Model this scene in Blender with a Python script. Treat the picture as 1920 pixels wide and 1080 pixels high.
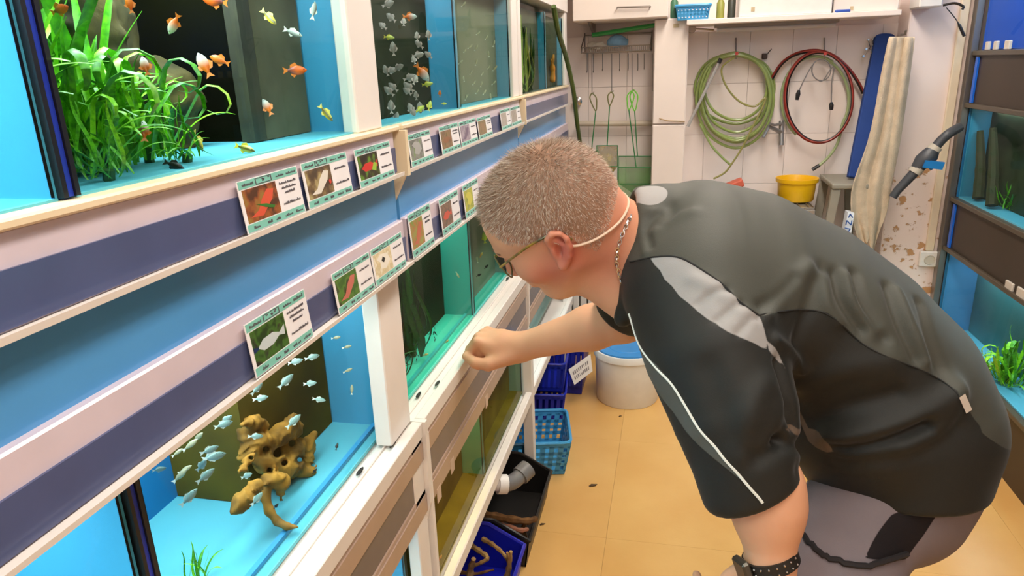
import bpy, bmesh, math, random
import numpy as np
from mathutils import Vector, Matrix

for o in list(bpy.data.objects):
    bpy.data.objects.remove(o, do_unlink=True)
SC = bpy.context.scene
COL = SC.collection
RND = random.Random(7)
PI = math.pi

# ------------------------------------------------------------------ camera
FPX, YAW, PITCH, ROLL, CAMH = 1319.97, 0.227819, 0.305445, -0.0370525, 1.40
def cam_axes():
    cy, sy, cp, sp = math.cos(YAW), math.sin(YAW), math.cos(PITCH), math.sin(PITCH)
    F = np.array([-sy*cp, cy*cp, -sp]); r = np.array([cy, sy, 0.0]); u = np.cross(r, F)
    c, s = math.cos(ROLL), math.sin(ROLL)
    return np.array([c*r+s*u, -(-s*r+c*u), F])
CM = cam_axes(); CC = np.array([0.0, 0.0, CAMH])
cam = bpy.data.cameras.new('camera'); camo = bpy.data.objects.new('camera', cam); COL.objects.link(camo)
cam.sensor_width = 36.0; cam.lens = FPX/1920*36.0; cam.clip_start = 0.02
camo.matrix_world = Matrix(((CM[0][0], -CM[1][0], -CM[2][0], 0), (CM[0][1], -CM[1][1], -CM[2][1], 0),
                            (CM[0][2], -CM[1][2], -CM[2][2], CAMH), (0, 0, 0, 1)))
SC.camera = camo

# ------------------------------------------------------------------ world, lights, exposure
W = bpy.data.worlds.new('world'); SC.world = W; W.use_nodes = True
W.node_tree.nodes['Background'].inputs[0].default_value = (1.0, 0.93, 0.84, 1)
W.node_tree.nodes['Background'].inputs[1].default_value = 0.25
SC.view_settings.view_transform = 'Standard'; SC.view_settings.look = 'None'
SC.view_settings.exposure = 0.0; SC.view_settings.gamma = 1.0; SC.view_settings.use_curve_mapping = False
def area(name, loc, sx, sy, power, col=(1, 1, 1), rot=(0, 0, 0), spread=PI):
    l = bpy.data.lights.new(name, 'AREA'); l.shape = 'RECTANGLE'; l.size = sx; l.size_y = sy
    l.energy = power; l.color = col; l.spread = spread
    o = bpy.data.objects.new(name, l); COL.objects.link(o); o.location = loc; o.rotation_euler = rot
    return o
WARM = (1.0, 0.955, 0.905)
CEIL = [(0.30, 0.2), (0.30, 1.60), (0.30, 2.55), (0.6, -1.2)]
CEILP = [15, 16, 14, 16]
for i, (lx, ly) in enumerate(CEIL):
    area('ceiling_lamp_light', (lx, ly, 2.43), 0.28, 1.15, CEILP[i], WARM)

# authoring helpers: meet the view ray of a measured point with a real plane of the room
def ray(x, y): return CM.T @ np.array([(x-960)/FPX, (y-540)/FPX, 1.0])
def Xp(x, y, v): d = ray(x, y); return CC + d*v/d[0]
def Yp(x, y, v): d = ray(x, y); return CC + d*v/d[1]
def Zp(x, y, v): d = ray(x, y); return CC + d*(v-CAMH)/d[2]
def T(x, y, t): return CC + ray(x, y)*t
def proj(V):
    q = (np.asarray(V)-CC) @ CM.T
    return np.stack([960+FPX*q[..., 0]/q[..., 2], 540+FPX*q[..., 1]/q[..., 2], q[..., 2]], -1)

# ------------------------------------------------------------------ materials
def lin(c):
    r = []
    for v in c:
        v = v/255.0
        r.append(v/12.92 if v <= 0.04045 else ((v+0.055)/1.055)**2.4)
    return (*r, 1.0)
MATS = {}
def mat(name, col, rough=0.5, spec=0.5, metal=0.0, noise=0.0, nscale=20.0, bump=0.0, bscale=60.0, col2=None,
        emit=None, estr=0.0, coat=0.0, trans=0.0, sub=0.0, alpha=1.0, stretch=None):
    if name in MATS: return MATS[name]
    m = bpy.data.materials.new(name); m.use_nodes = True; nt = m.node_tree; N = nt.nodes; L = nt.links
    b = N['Principled BSDF']
    b.inputs['Roughness'].default_value = rough; b.inputs['Specular IOR Level'].default_value = spec
    b.inputs['Metallic'].default_value = metal; b.inputs['Coat Weight'].default_value = coat
    b.inputs['Coat Roughness'].default_value = 0.08
    b.inputs['Transmission Weight'].default_value = trans; b.inputs['Alpha'].default_value = alpha
    if sub: b.inputs['Subsurface Weight'].default_value = sub; b.inputs['Subsurface Radius'].default_value = (0.012, 0.004, 0.002); b.inputs['Subsurface Scale'].default_value = 1.0
    c = lin(col); b.inputs['Base Color'].default_value = c
    tc = N.new('ShaderNodeTexCoord'); mp = N.new('ShaderNodeMapping'); L.new(tc.outputs['Object'], mp.inputs[0])
    if stretch: mp.inputs['Scale'].default_value = stretch
    n = N.new('ShaderNodeTexNoise'); n.inputs['Scale'].default_value = nscale; n.inputs['Detail'].default_value = 5
    L.new(mp.outputs[0], n.inputs['Vector'])
    mx = N.new('ShaderNodeMix'); mx.data_type = 'RGBA'
    c2 = lin(col2) if col2 else tuple(v*(1-max(noise, 0.06)) for v in c[:3])+(1,)
    mx.inputs[6].default_value = c; mx.inputs[7].default_value = c2
    rp = N.new('ShaderNodeMapRange'); rp.inputs[1].default_value = 0.35; rp.inputs[2].default_value = 0.65
    L.new(n.outputs[0], rp.inputs[0]); L.new(rp.outputs[0], mx.inputs[0]); L.new(mx.outputs[2], b.inputs['Base Color'])
    if bump:
        n2 = N.new('ShaderNodeTexNoise'); n2.inputs['Scale'].default_value = bscale; n2.inputs['Detail'].default_value = 4
        L.new(mp.outputs[0], n2.inputs['Vector'])
        bp = N.new('ShaderNodeBump'); bp.inputs['Strength'].default_value = bump; bp.inputs['Distance'].default_value = 0.004
        L.new(n2.outputs[0], bp.inputs['Height']); L.new(bp.outputs[0], b.inputs['Normal'])
    if emit:
        b.inputs['Emission Color'].default_value = lin(emit); b.inputs['Emission Strength'].default_value = estr
    MATS[name] = m
    return m
def glass_mat(name, tint=(245, 252, 250), refl=1.0, ior=1.45, rough=0.0):
    """thin clear pane: lets light straight through, mirrors by Fresnel"""
    if name in MATS: return MATS[name]
    m = bpy.data.materials.new(name); m.use_nodes = True; nt = m.node_tree; N = nt.nodes; L = nt.links
    for x in list(N): N.remove(x)
    out = N.new('ShaderNodeOutputMaterial'); tr = N.new('ShaderNodeBsdfTransparent'); gl = N.new('ShaderNodeBsdfGlossy')
    tr.inputs[0].default_value = lin(tint); gl.inputs['Roughness'].default_value = rough
    fr = N.new('ShaderNodeFresnel'); fr.inputs[0].default_value = ior
    mu = N.new('ShaderNodeMath'); mu.operation = 'MULTIPLY'; mu.inputs[1].default_value = refl
    mx = N.new('ShaderNodeMixShader'); L.new(fr.outputs[0], mu.inputs[0])
    ge = N.new('ShaderNodeNewGeometry'); iv = N.new('ShaderNodeMath'); iv.operation = 'SUBTRACT'; iv.inputs[0].default_value = 1.0; L.new(ge.outputs['Backfacing'], iv.inputs[1])
    m2 = N.new('ShaderNodeMath'); m2.operation = 'MULTIPLY'; L.new(mu.outputs[0], m2.inputs[0]); L.new(iv.outputs[0], m2.inputs[1]); L.new(m2.outputs[0], mx.inputs[0])
    L.new(tr.outputs[0], mx.inputs[1]); L.new(gl.outputs[0], mx.inputs[2]); L.new(mx.outputs[0], out.inputs[0])
    MATS[name] = m
    return m
def net_mat(name, col, dens=0.5, scale=900):
    """fine woven mesh cloth: threads with open holes"""
    if name in MATS: return MATS[name]
    m = mat(name, col, 0.8, 0.2, noise=0.4, nscale=30); nt = m.node_tree; N = nt.nodes; L = nt.links
    b = N['Principled BSDF']; b.inputs['Alpha'].default_value = dens
    return m

# ------------------------------------------------------------------ mesh building
OFF = {}
def tag(o, label=None, cat=None, group=None, kind=None):
    if label: o['label'] = label
    if cat: o['category'] = cat
    if group: o['group'] = group
    if kind: o['kind'] = kind
    return o
def thing(name, loc, label, cat, group=None):
    o = bpy.data.objects.new(name, None); COL.objects.link(o); o.location = tuple(float(v) for v in loc); o.empty_display_size = 0.05
    OFF[o.name] = np.array(loc, float)
    return tag(o, label, cat, group)
class MB:
    def __init__(s): s.v = []; s.f = []; s.m = []
    def add(s, vs, fs, mi=0):
        o = len(s.v); s.v += [tuple(float(c) for c in p) for p in vs]; s.f += [tuple(i+o for i in q) for q in fs]; s.m += [mi]*len(fs); return s
    def box(s, x0, x1, y0, y1, z0, z1, mi=0):
        return s.add([(x0, y0, z0), (x1, y0, z0), (x1, y1, z0), (x0, y1, z0), (x0, y0, z1), (x1, y0, z1), (x1, y1, z1), (x0, y1, z1)],
                     [(0, 3, 2, 1), (4, 5, 6, 7), (0, 1, 5, 4), (1, 2, 6, 5), (2, 3, 7, 6), (3, 0, 4, 7)], mi)
    def obox(s, c, ax, ay, az, mi=0):
        c, ax, ay, az = map(np.array, (c, ax, ay, az)); vs = []
        for k in (-1, 1):
            for i, j in ((-1, -1), (1, -1), (1, 1), (-1, 1)): vs.append(c+ax*i+ay*j+az*k)
        return s.add(vs, [(0, 3, 2, 1), (4, 5, 6, 7), (0, 1, 5, 4), (1, 2, 6, 5), (2, 3, 7, 6), (3, 0, 4, 7)], mi)
    def prism(s, poly, vec, mi=0):
        n = len(poly); poly = [np.array(p, float) for p in poly]; vec = np.array(vec, float)
        return s.add(poly+[p+vec for p in poly], [tuple(range(n))[::-1], tuple(range(n, 2*n))]+[(i, (i+1) % n, (i+1) % n+n, i+n) for i in range(n)], mi)
    def tube(s, pts, r, n=8, cap=True, closed=False, mi=0, flat=1.0):
        pts = [np.array(p, float) for p in pts]; m = len(pts)
        rs = [r]*m if np.isscalar(r) else list(r)
        if closed: tg = [pts[(i+1) % m]-pts[i-1] for i in range(m)]
        else: tg = [pts[min(i+1, m-1)]-pts[max(i-1, 0)] for i in range(m)]
        tg = [t/(np.linalg.norm(t)+1e-12) for t in tg]
        a = np.array([0, 0, 1.0]) if abs(tg[0][2]) < 0.9 else np.array([1.0, 0, 0])
        u = np.cross(tg[0], a); u /= np.linalg.norm(u); vs = []
        for i in range(m):
            u = u-tg[i]*(u@tg[i]); u /= np.linalg.norm(u)+1e-12; w = np.cross(tg[i], u)
            for k in range(n):
                t = 2*PI*k/n; vs.append(pts[i]+rs[i]*(math.cos(t)*u+flat*math.sin(t)*w))
        fs = []
        for i in range(m if closed else m-1):
            j = (i+1) % m
            for k in range(n): fs.append((i*n+k, i*n+(k+1) % n, j*n+(k+1) % n, j*n+k))
        if cap and not closed: fs += [tuple(range(n))[::-1], tuple(range((m-1)*n, m*n))]
        return s.add(vs, fs, mi)
    def lathe(s, prof, c=(0, 0, 0), n=24, axis=(0, 0, 1), mi=0, sx=1.0, sy=1.0):
        c = np.array(c, float); w = np.array(axis, float); w /= np.linalg.norm(w)
        a = np.array([1.0, 0, 0]) if abs(w[0]) < 0.9 else np.array([0, 1.0, 0])
        u = a-w*(a@w); u /= np.linalg.norm(u); v = np.cross(w, u); vs = []
        for (r, h) in prof:
            for k in range(n):
                t = 2*PI*k/n; vs.append(c+w*h+r*(sx*math.cos(t)*u+sy*math.sin(t)*v))
        fs = [(i*n+k, i*n+(k+1) % n, (i+1)*n+(k+1) % n, (i+1)*n+k) for i in range(len(prof)-1) for k in range(n)]
        if prof[0][0] > 1e-6: fs.append(tuple(range(n))[::-1])
        if prof[-1][0] > 1e-6: fs.append(tuple(range((len(prof)-1)*n, len(prof)*n)))
        return s.add(vs, fs, mi)
    def ribbon(s, pts, ws, side, mi=0, fold=0.0):
        """flat leaf along pts, half widths ws, width direction side, with a small mid fold"""
        pts = [np.array(p, float) for p in pts]; side = np.array(side, float); vs = []
        for i, p in enumerate(pts):
            t = pts[min(i+1, len(pts)-1)]-pts[max(i-1, 0)]; t = t/(np.linalg.norm(t)+1e-9)
            u = side-t*(side@t); u = u/(np.linalg.norm(u)+1e-9); nn = np.cross(t, u)
            vs += [p-u*ws[i], p+nn*fold*ws[i], p+u*ws[i]]
        fs = []
        for i in range(len(pts)-1):
            for k in (0, 1): fs.append((i*3+k, i*3+k+1, i*3+k+4, i*3+k+3))
        return s.add(vs, fs, mi)
    def build(s, name, m, parent=None, smooth=False, bevel=0.0, origin=None, kind=None, seg=1):
        V = np.array(s.v, float)
        if parent is not None: off = OFF[parent.name]
        elif origin is not None: off = np.array(origin, float)
        else: off = np.array([(V[:, 0].min()+V[:, 0].max())/2, (V[:, 1].min()+V[:, 1].max())/2, V[:, 2].min()])
        me = bpy.data.meshes.new(name); me.from_pydata((V-off).tolist(), [], s.f); me.update()
        for mm in (m if isinstance(m, (list, tuple)) else [m]): me.materials.append(mm)
        if isinstance(m, (list, tuple)): me.polygons.foreach_set('material_index', s.m)
        bm = bmesh.new(); bm.from_mesh(me); bmesh.ops.recalc_face_normals(bm, faces=bm.faces); bm.to_mesh(me); bm.free()
        if smooth:
            me.polygons.foreach_set('use_smooth', [True]*len(me.polygons))
            if hasattr(me, 'set_sharp_from_angle'): me.set_sharp_from_angle(angle=math.radians(42))
        o = bpy.data.objects.new(name, me); COL.objects.link(o)
        if parent is not None: o.parent = parent
        else: o.location = off
        if bevel:
            bv = o.modifiers.new('bevel', 'BEVEL'); bv.width = bevel; bv.segments = seg; bv.limit_method = 'ANGLE'
        OFF[o.name] = off
        if kind: o['kind'] = kind
        return o
def copy_tree(o, parent=None):
    c = o.copy(); COL.objects.link(c)
    if parent is not None: c.parent = parent
    for ch in list(o.children): copy_tree(ch, c)
    return c
def curve(pts, n=8):
    """Catmull-Rom through the points"""
    P_ = [np.array(p, float) for p in pts]; P_ = [2*P_[0]-P_[1]]+P_+[2*P_[-1]-P_[-2]]; out = []
    for i in range(1, len(P_)-2):
        a, b, c, d = P_[i-1:i+3]
        for k in range(n):
            t = k/n; out.append(0.5*((2*b)+(-a+c)*t+(2*a-5*b+4*c-d)*t*t+(-a+3*b-3*c+d)*t**3))
    out.append(P_[-2]); return out

# ------------------------------------------------------------------ distance-field sculpting (surface nets)
def unit(v): v = np.array(v, float); return v/np.linalg.norm(v)
class Prim:
    def __init__(s, fn, lo, hi, op='u', k=0.01): s.fn, s.lo, s.hi, s.op, s.k = fn, np.array(lo, float), np.array(hi, float), op, k
def cone(a, b, ra, rb, op='u', k=0.01):
    a, b = np.array(a, float), np.array(b, float); d = b-a; L2 = d@d+1e-12
    def fn(P_):
        t = np.clip(((P_-a)@d)/L2, 0, 1); q = P_-a-t[:, None]*d
        return np.sqrt((q*q).sum(1))-(ra+(rb-ra)*t)
    R_ = max(ra, rb)
    return Prim(fn, np.minimum(a, b)-R_, np.maximum(a, b)+R_, op, k)
def ell(c, ax, r, op='u', k=0.01):
    c = np.array(c, float); ax = np.array(ax, float); r = np.array(r, float)
    def fn(P_):
        q = (P_-c)@ax.T; k0 = np.sqrt(((q/r)**2).sum(1)); k1 = np.sqrt(((q/r**2)**2).sum(1))+1e-9
        return k0*(k0-1)/k1
    e = np.abs(ax.T)@r
    return Prim(fn, c-e, c+e, op, k)
def etube(st, Wd, op='u', k=0.02, cut=None):
    """elliptic tube through stations (pos, lateral radius, depth radius); cut = (point, outward normal)"""
    st = [(np.array(p, float), a, b) for p, a, b in st]; Wd = unit(Wd)
    def fn(P_):
        D = np.full(len(P_), 9.0)
        for (p0, a0, b0), (p1, a1, b1) in zip(st[:-1], st[1:]):
            d = p1-p0; L = np.linalg.norm(d); d = d/L; t = np.clip(((P_-p0)@d)/L, 0, 1)
            q = P_-p0-(t*L)[:, None]*d; w = Wd-d*(Wd@d); w /= np.linalg.norm(w); n = np.cross(d, w)
            a = a0+(a1-a0)*t; b = b0+(b1-b0)*t; mm = np.minimum(a, b)
            u, v, x = q@w, q@n, q@d
            D = np.minimum(D, (np.sqrt((u/a)**2+(v/b)**2+(x/mm)**2)-1)*mm)
        if cut is not None: D = -smin(-D, -((P_-np.array(cut[0]))@unit(cut[1])), .010)
        return D
    R_ = max(max(a, b) for _, a, b in st); ps = np.array([p for p, _, _ in st])
    return Prim(fn, ps.min(0)-R_, ps.max(0)+R_, op, k)
def smin(a, b, k):
    h = np.maximum(k-np.abs(a-b), 0)/k
    return np.minimum(a, b)-h*h*k*0.25
def sdf_eval(prims, P_):
    D = np.full(len(P_), 1.0)
    for p in prims:
        d = p.fn(P_)
        if p.op == 'u': D = smin(D, d, p.k)
        else: D = -smin(-D, d, p.k)
    return D
def sdf_mesh(prims, h, smooth=1, B=16):
    lo = np.min([p.lo for p in prims if p.op == 'u'], 0)-3*h; hi = np.max([p.hi for p in prims if p.op == 'u'], 0)+3*h
    nb = np.ceil((hi-lo)/(B*h)).astype(int); G = nb*B+2
    ii = np.stack(np.meshgrid(*[np.arange(n) for n in nb], indexing='ij'), -1).reshape(-1, 3)
    cen = lo+(ii+0.5)*B*h; hd = B*h*0.5*1.75
    near = np.abs(sdf_eval(prims, cen)) < hd*1.3
    g = np.arange(B+1); loc = np.stack(np.meshgrid(g, g, g, indexing='ij'), -1).reshape(-1, 3)
    cid = []; cpos = []; quads = []
    def ID(a): return (a[..., 0]*G[1]+a[..., 1])*G[2]+a[..., 2]
    corners = np.array([(x, y, z) for x in (0, 1) for y in (0, 1) for z in (0, 1)])
    edges = [(0, 1), (0, 2), (0, 4), (1, 3), (1, 5), (2, 3), (2, 6), (3, 7), (4, 5), (4, 6), (5, 7), (6, 7)]
    for b in ii[near]:
        base = b*B; P_ = lo+(base+loc)*h; blo, bhi = P_[0], P_[-1]
        pr = [p for p in prims if np.all(p.lo-p.k-0.02 < bhi) and np.all(p.hi+p.k+0.02 > blo)]
        if not pr: continue
        v = sdf_eval(pr, P_).reshape(B+1, B+1, B+1); s = v < 0
        if s.all() or not s.any(): continue
        cs = sum(s[c[0]:B+c[0], c[1]:B+c[1], c[2]:B+c[2]].astype(int) for c in corners)
        act = np.argwhere((cs > 0) & (cs < 8))
        cv = np.stack([v[act[:, 0]+c[0], act[:, 1]+c[1], act[:, 2]+c[2]] for c in corners], 1)
        acc = np.zeros((len(act), 3)); cnt = np.zeros(len(act))
        for e0, e1 in edges:
            a, c = cv[:, e0], cv[:, e1]; x = (a < 0) != (c < 0); t = np.where(x, a/(a-c+1e-20), 0)
            acc += x[:, None]*(corners[e0]+t[:, None]*(corners[e1]-corners[e0])); cnt += x
        cid.append(ID(base+act)); cpos.append(lo+(base+act+acc/cnt[:, None])*h)
        for ax in range(3):
            o1, o2 = [(1, 2), (2, 0), (0, 1)][ax]
            sa = s[:B, :B, :B]; sl = [slice(0, B)]*3; sl[ax] = slice(1, B+1); sb = s[tuple(sl)]
            e = np.argwhere(sa != sb)
            if not len(e): continue
            fl = sa[e[:, 0], e[:, 1], e[:, 2]]; e = e+base; q = []
            for d1, d2 in ((0, 0), (1, 0), (1, 1), (0, 1)):
                c = e.copy(); c[:, o1] -= d1; c[:, o2] -= d2; q.append(ID(c))
            q = np.stack(q, 1); q[~fl] = q[~fl][:, ::-1]; quads.append(q)
    cid = np.concatenate(cid); cpos = np.concatenate(cpos); o = np.argsort(cid); cid = cid[o]; cpos = cpos[o]
    Q = np.concatenate(quads); idx = np.clip(np.searchsorted(cid, Q), 0, len(cid)-1)
    ok = (cid[idx] == Q).all(1); Q = idx[ok]
    for _ in range(smooth): cpos = lap(cpos, Q, 0.5)
    return cpos, Q
def lap(V, Q, f):
    S = np.zeros_like(V); c = np.zeros(len(V))
    for a, b in ((0, 1), (1, 2), (2, 3), (3, 0)):
        np.add.at(S, Q[:, a], V[Q[:, b]]); np.add.at(S, Q[:, b], V[Q[:, a]]); np.add.at(c, Q[:, a], 1); np.add.at(c, Q[:, b], 1)
    return V+f*(S/np.maximum(c, 1)[:, None]-V)
def vnormals(V, Q):
    n = np.cross(V[Q[:, 2]]-V[Q[:, 0]], V[Q[:, 3]]-V[Q[:, 1]]); N = np.zeros_like(V)
    for k in range(4): np.add.at(N, Q[:, k], n)
    return N/(np.linalg.norm(N, axis=1)[:, None]+1e-12)
def np_mesh(name, V, Q, m, parent=None, attrs=None, origin=None):
    off = OFF[parent.name] if parent is not None else (np.array(origin, float) if origin is not None else np.array([*((V.min(0)+V.max(0))/2)[:2], V[:, 2].min()]))
    me = bpy.data.meshes.new(name); Q = np.asarray(Q); k = Q.shape[1]
    me.vertices.add(len(V)); me.vertices.foreach_set('co', (V-off).astype(np.float32).ravel())
    me.loops.add(Q.size); me.loops.foreach_set('vertex_index', Q.astype(np.int32).ravel())
    me.polygons.add(len(Q)); me.polygons.foreach_set('loop_start', np.arange(0, Q.size, k, dtype=np.int32))
    me.update(calc_edges=True); me.validate()
    me.polygons.foreach_set('use_smooth', [True]*len(me.polygons))
    for an, av in (attrs or {}).items():
        av = np.asarray(av, np.float32)
        if av.ndim == 1:
            a = me.attributes.new(an, 'FLOAT', 'POINT'); a.data.foreach_set('value', av)
        else:
            a = me.attributes.new(an, 'FLOAT_COLOR', 'POINT'); a.data.foreach_set('color', np.concatenate([av, np.ones((len(av), 1), np.float32)], 1).ravel())
    me.materials.append(m)
    o = bpy.data.objects.new(name, me); COL.objects.link(o)
    if parent is not None: o.parent = parent
    else: o.location = off
    OFF[o.name] = off
    return o
def attr_mix_mat(name, base, layers, rough=0.7, spec=0.3, bump=0.0, bscale=400, nz=0.12, sub=0.0, sheen=0.0):
    """base colour overlaid by layers [(attribute, colour)] where attribute > 0 (pieces of cloth sewn together, and a painted highlight)"""
    m = bpy.data.materials.new(name); m.use_nodes = True; nt = m.node_tree; N = nt.nodes; L = nt.links; b = N['Principled BSDF']
    b.inputs['Roughness'].default_value = rough; b.inputs['Specular IOR Level'].default_value = spec
    b.inputs['Sheen Weight'].default_value = sheen; b.inputs['Sheen Roughness'].default_value = 0.4
    if sub: b.inputs['Subsurface Weight'].default_value = sub; b.inputs['Subsurface Radius'].default_value = (0.010, 0.004, 0.002); b.inputs['Subsurface Scale'].default_value = 1.0
    tc = N.new('ShaderNodeTexCoord'); n = N.new('ShaderNodeTexNoise'); n.inputs['Scale'].default_value = 28; n.inputs['Detail'].default_value = 6
    L.new(tc.outputs['Object'], n.inputs['Vector'])
    prev = None
    for i, (an, c) in enumerate([(None, base)]+layers):
        c = lin(c)
        mx = N.new('ShaderNodeMix'); mx.data_type = 'RGBA'; mx.inputs[6].default_value = c; mx.inputs[7].default_value = tuple(v*(1-nz) for v in c[:3])+(1,)
        L.new(n.outputs[0], mx.inputs[0])
        if prev is None: prev = mx.outputs[2]; continue
        at = N.new('ShaderNodeAttribute'); at.attribute_name = an
        mr = N.new('ShaderNodeMapRange'); mr.inputs[1].default_value = -0.0006 if not an.startswith('soft') else 0.0; mr.inputs[2].default_value = 0.0006 if not an.startswith('soft') else 1.0
        L.new(at.outputs['Fac'], mr.inputs[0])
        m2 = N.new('ShaderNodeMix'); m2.data_type = 'RGBA'; L.new(mr.outputs[0], m2.inputs[0]); L.new(prev, m2.inputs[6]); L.new(mx.outputs[2], m2.inputs[7]); prev = m2.outputs[2]
    L.new(prev, b.inputs['Base Color'])
    if bump:
        n2 = N.new('ShaderNodeTexNoise'); n2.inputs['Scale'].default_value = bscale; L.new(tc.outputs['Object'], n2.inputs['Vector'])
        bp = N.new('ShaderNodeBump'); bp.inputs['Strength'].default_value = bump; bp.inputs['Distance'].default_value = 0.001
        L.new(n2.outputs[0], bp.inputs['Height']); L.new(bp.outputs[0], b.inputs['Normal'])
    return m
def poly_sd(pt, poly):
    """signed distance (inside positive) of points to a polygon in 2D"""
    poly = np.array(poly, float); n = len(poly); d = np.full(len(pt), 9.0); ins = np.zeros(len(pt), bool)
    for i in range(n):
        a, b = poly[i], poly[(i+1) % n]; e = b-a; t = np.clip(((pt-a)@e)/(e@e+1e-12), 0, 1)
        d = np.minimum(d, np.linalg.norm(pt-a-t[:, None]*e, axis=1))
        c = ((a[1] > pt[:, 1]) != (b[1] > pt[:, 1])) & (pt[:, 0] < (b[0]-a[0])*(pt[:, 1]-a[1])/(b[1]-a[1]+1e-15)+a[0]); ins ^= c
    return np.where(ins, d, -d)
def line_d(P_, pts):
    pts = np.array(pts, float); d = np.full(len(P_), 9.0)
    for a, b in zip(pts[:-1], pts[1:]):
        e = b-a; t = np.clip(((P_-a)@e)/(e@e+1e-12), 0, 1); d = np.minimum(d, np.linalg.norm(P_-a-t[:, None]*e, axis=1))
    return d
# ================================================================== room shell
RX = -.4375
wallm = mat('wall_paint', (238, 224, 218), .55, .3, noise=.05, nscale=6)
def floor_mat():
    m = mat('vinyl_floor', (226, 178, 108), .28, .5, nscale=3.5, col2=(216, 164, 94), bump=.05, bscale=120); return m
b = MB(); b.box(-1.2, 2.2, -2.2, 3.45, -.03, -.004); b.build('floor', floor_mat(), kind='structure', origin=(0, 0, 0))
FL = bpy.data.objects['floor']; OFF['floor'] = np.zeros(3)
# vinyl tiles with open joints
tm = floor_mat()
tb = MB(); tb.box(-.2997, .2997, -.2997, .2997, -.004, 0); proto = tb.build('floor_tile', tm, FL)
TILES = []
for i in range(-2, 4):
    for j in range(-4, 6):
        o = proto if not TILES else proto.copy()
        if TILES: COL.objects.link(o)
        o.location = (.14+.6*i, .35+.6*j, 0); TILES.append(o)
b = MB(); b.box(-1.25, 2.2, 3.40, 3.5, 0, 2.5); b.build('wall_back', wallm, kind='structure')
b = MB(); b.box(-1.3, -1.2, -2.2, 3.5, 0, 2.5); b.build('wall_left', wallm, kind='structure')
b = MB(); b.box(2.2, 2.3, -2.2, 3.5, 0, 2.5); b.build('wall_right', wallm, kind='structure')
b = MB(); b.box(-1.25, 2.25, -2.3, -2.2, 0, 2.5); b.build('wall_front', wallm, kind='structure')
b = MB(); b.box(-1.3, 2.3, -2.3, 3.5, 2.5, 2.56); b.build('ceiling', mat('ceiling_white', (240, 236, 230), .7), kind='structure')
for lx, ly, ll in [(a, b_, c) for (a, b_), c in zip(CEIL, ('above the camera', 'above the bending man', 'nearest the back wall', 'behind the camera'))]:
    t = thing('ceiling_light', (lx, ly, 2.455), 'white ceiling fluorescent light '+ll, 'light', 'ceiling lights')
    b = MB(); b.box(lx-.17, lx+.17, ly-.62, ly+.62, 2.47, 2.5); b.build('housing', mat('lamp_housing', (240, 240, 238), .5), t)
    b = MB(); b.box(lx-.15, lx+.15, ly-.60, ly+.60, 2.455, 2.47); b.build('diffuser', mat('lamp_diffuser', (255, 250, 240), .5, emit=(255, 236, 208), estr=3.0), t)

# white glazed tiles of the niche, in rows
TILE_Y = 3.40
wb = bpy.data.objects['wall_back']
tilem = mat('glazed_tile', (246, 233, 227), .22, .5, noise=.03, nscale=4)
tw_, thh = .176, .222
tb = MB(); tb.box(-tw_/2+.0005, tw_/2-.0005, -.012, 0, -thh/2+.0005, thh/2-.0005); me0 = None
x0 = Yp(1396, 250, TILE_Y-.012)[0]; z0 = Yp(1500, 250, TILE_Y-.012)[2]
first = None
for i in range(-7, 5):
    for j in range(-6, 3):
        x, z = x0+tw_*(i+.5), z0+thh*(j+.5)
        if x > 1.15 or x < -.75 or z > 1.62 or z < 0.1: continue
        if first is None: first = tb.build('tile', tilem, wb, bevel=.0008); o = first
        else: o = first.copy(); COL.objects.link(o)
        o.location = (x-OFF['wall_back'][0], TILE_Y-OFF['wall_back'][1], z-OFF['wall_back'][2])
        # mesh was built relative to the wall origin
        o.location = (x, TILE_Y, z)

# pillar on the right of the niche, with flaking paint
pm = mat('flaked_wall', (238, 224, 212), .6, .3)
nt = pm.node_tree; N = nt.nodes; L = nt.links; bs = N['Principled BSDF']
tc = N.new('ShaderNodeTexCoord'); n = N.new('ShaderNodeTexNoise'); n.inputs['Scale'].default_value = 16; n.inputs['Detail'].default_value = 9; n.inputs['Roughness'].default_value = .62
L.new(tc.outputs['Object'], n.inputs['Vector']); sx = N.new('ShaderNodeSeparateXYZ'); L.new(tc.outputs['Object'], sx.inputs[0])
hz = N.new('ShaderNodeMapRange'); hz.inputs[1].default_value = 1.20; hz.inputs[2].default_value = .80; hz.inputs[3].default_value = -.16; hz.inputs[4].default_value = .015
L.new(sx.outputs['Z'], hz.inputs[0]); ad = N.new('ShaderNodeMath'); L.new(n.outputs[0], ad.inputs[0]); L.new(hz.outputs[0], ad.inputs[1])
th_ = N.new('ShaderNodeMapRange'); th_.inputs[1].default_value = .575; th_.inputs[2].default_value = .60; L.new(ad.outputs[0], th_.inputs[0])
mx = N.new('ShaderNodeMix'); mx.data_type = 'RGBA'; mx.inputs[6].default_value = lin((240, 222, 214)); mx.inputs[7].default_value = lin((196, 150, 106)); L.new(th_.outputs[0], mx.inputs[0]); L.new(mx.outputs[2], bs.inputs['Base Color'])
bp = N.new('ShaderNodeBump'); bp.inputs['Strength'].default_value = .5; bp.inputs['Distance'].default_value = -.004; L.new(th_.outputs[0], bp.inputs['Height']); L.new(bp.outputs[0], bs.inputs['Normal'])
PY = 3.245
px0 = Yp(1672, 300, PY)[0]
b = MB(); b.box(px0, 1.6, PY, 3.40, 0, 2.5); b.build('wall_pillar', pm, kind='structure', origin=(0, 0, 0), bevel=.004)

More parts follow.
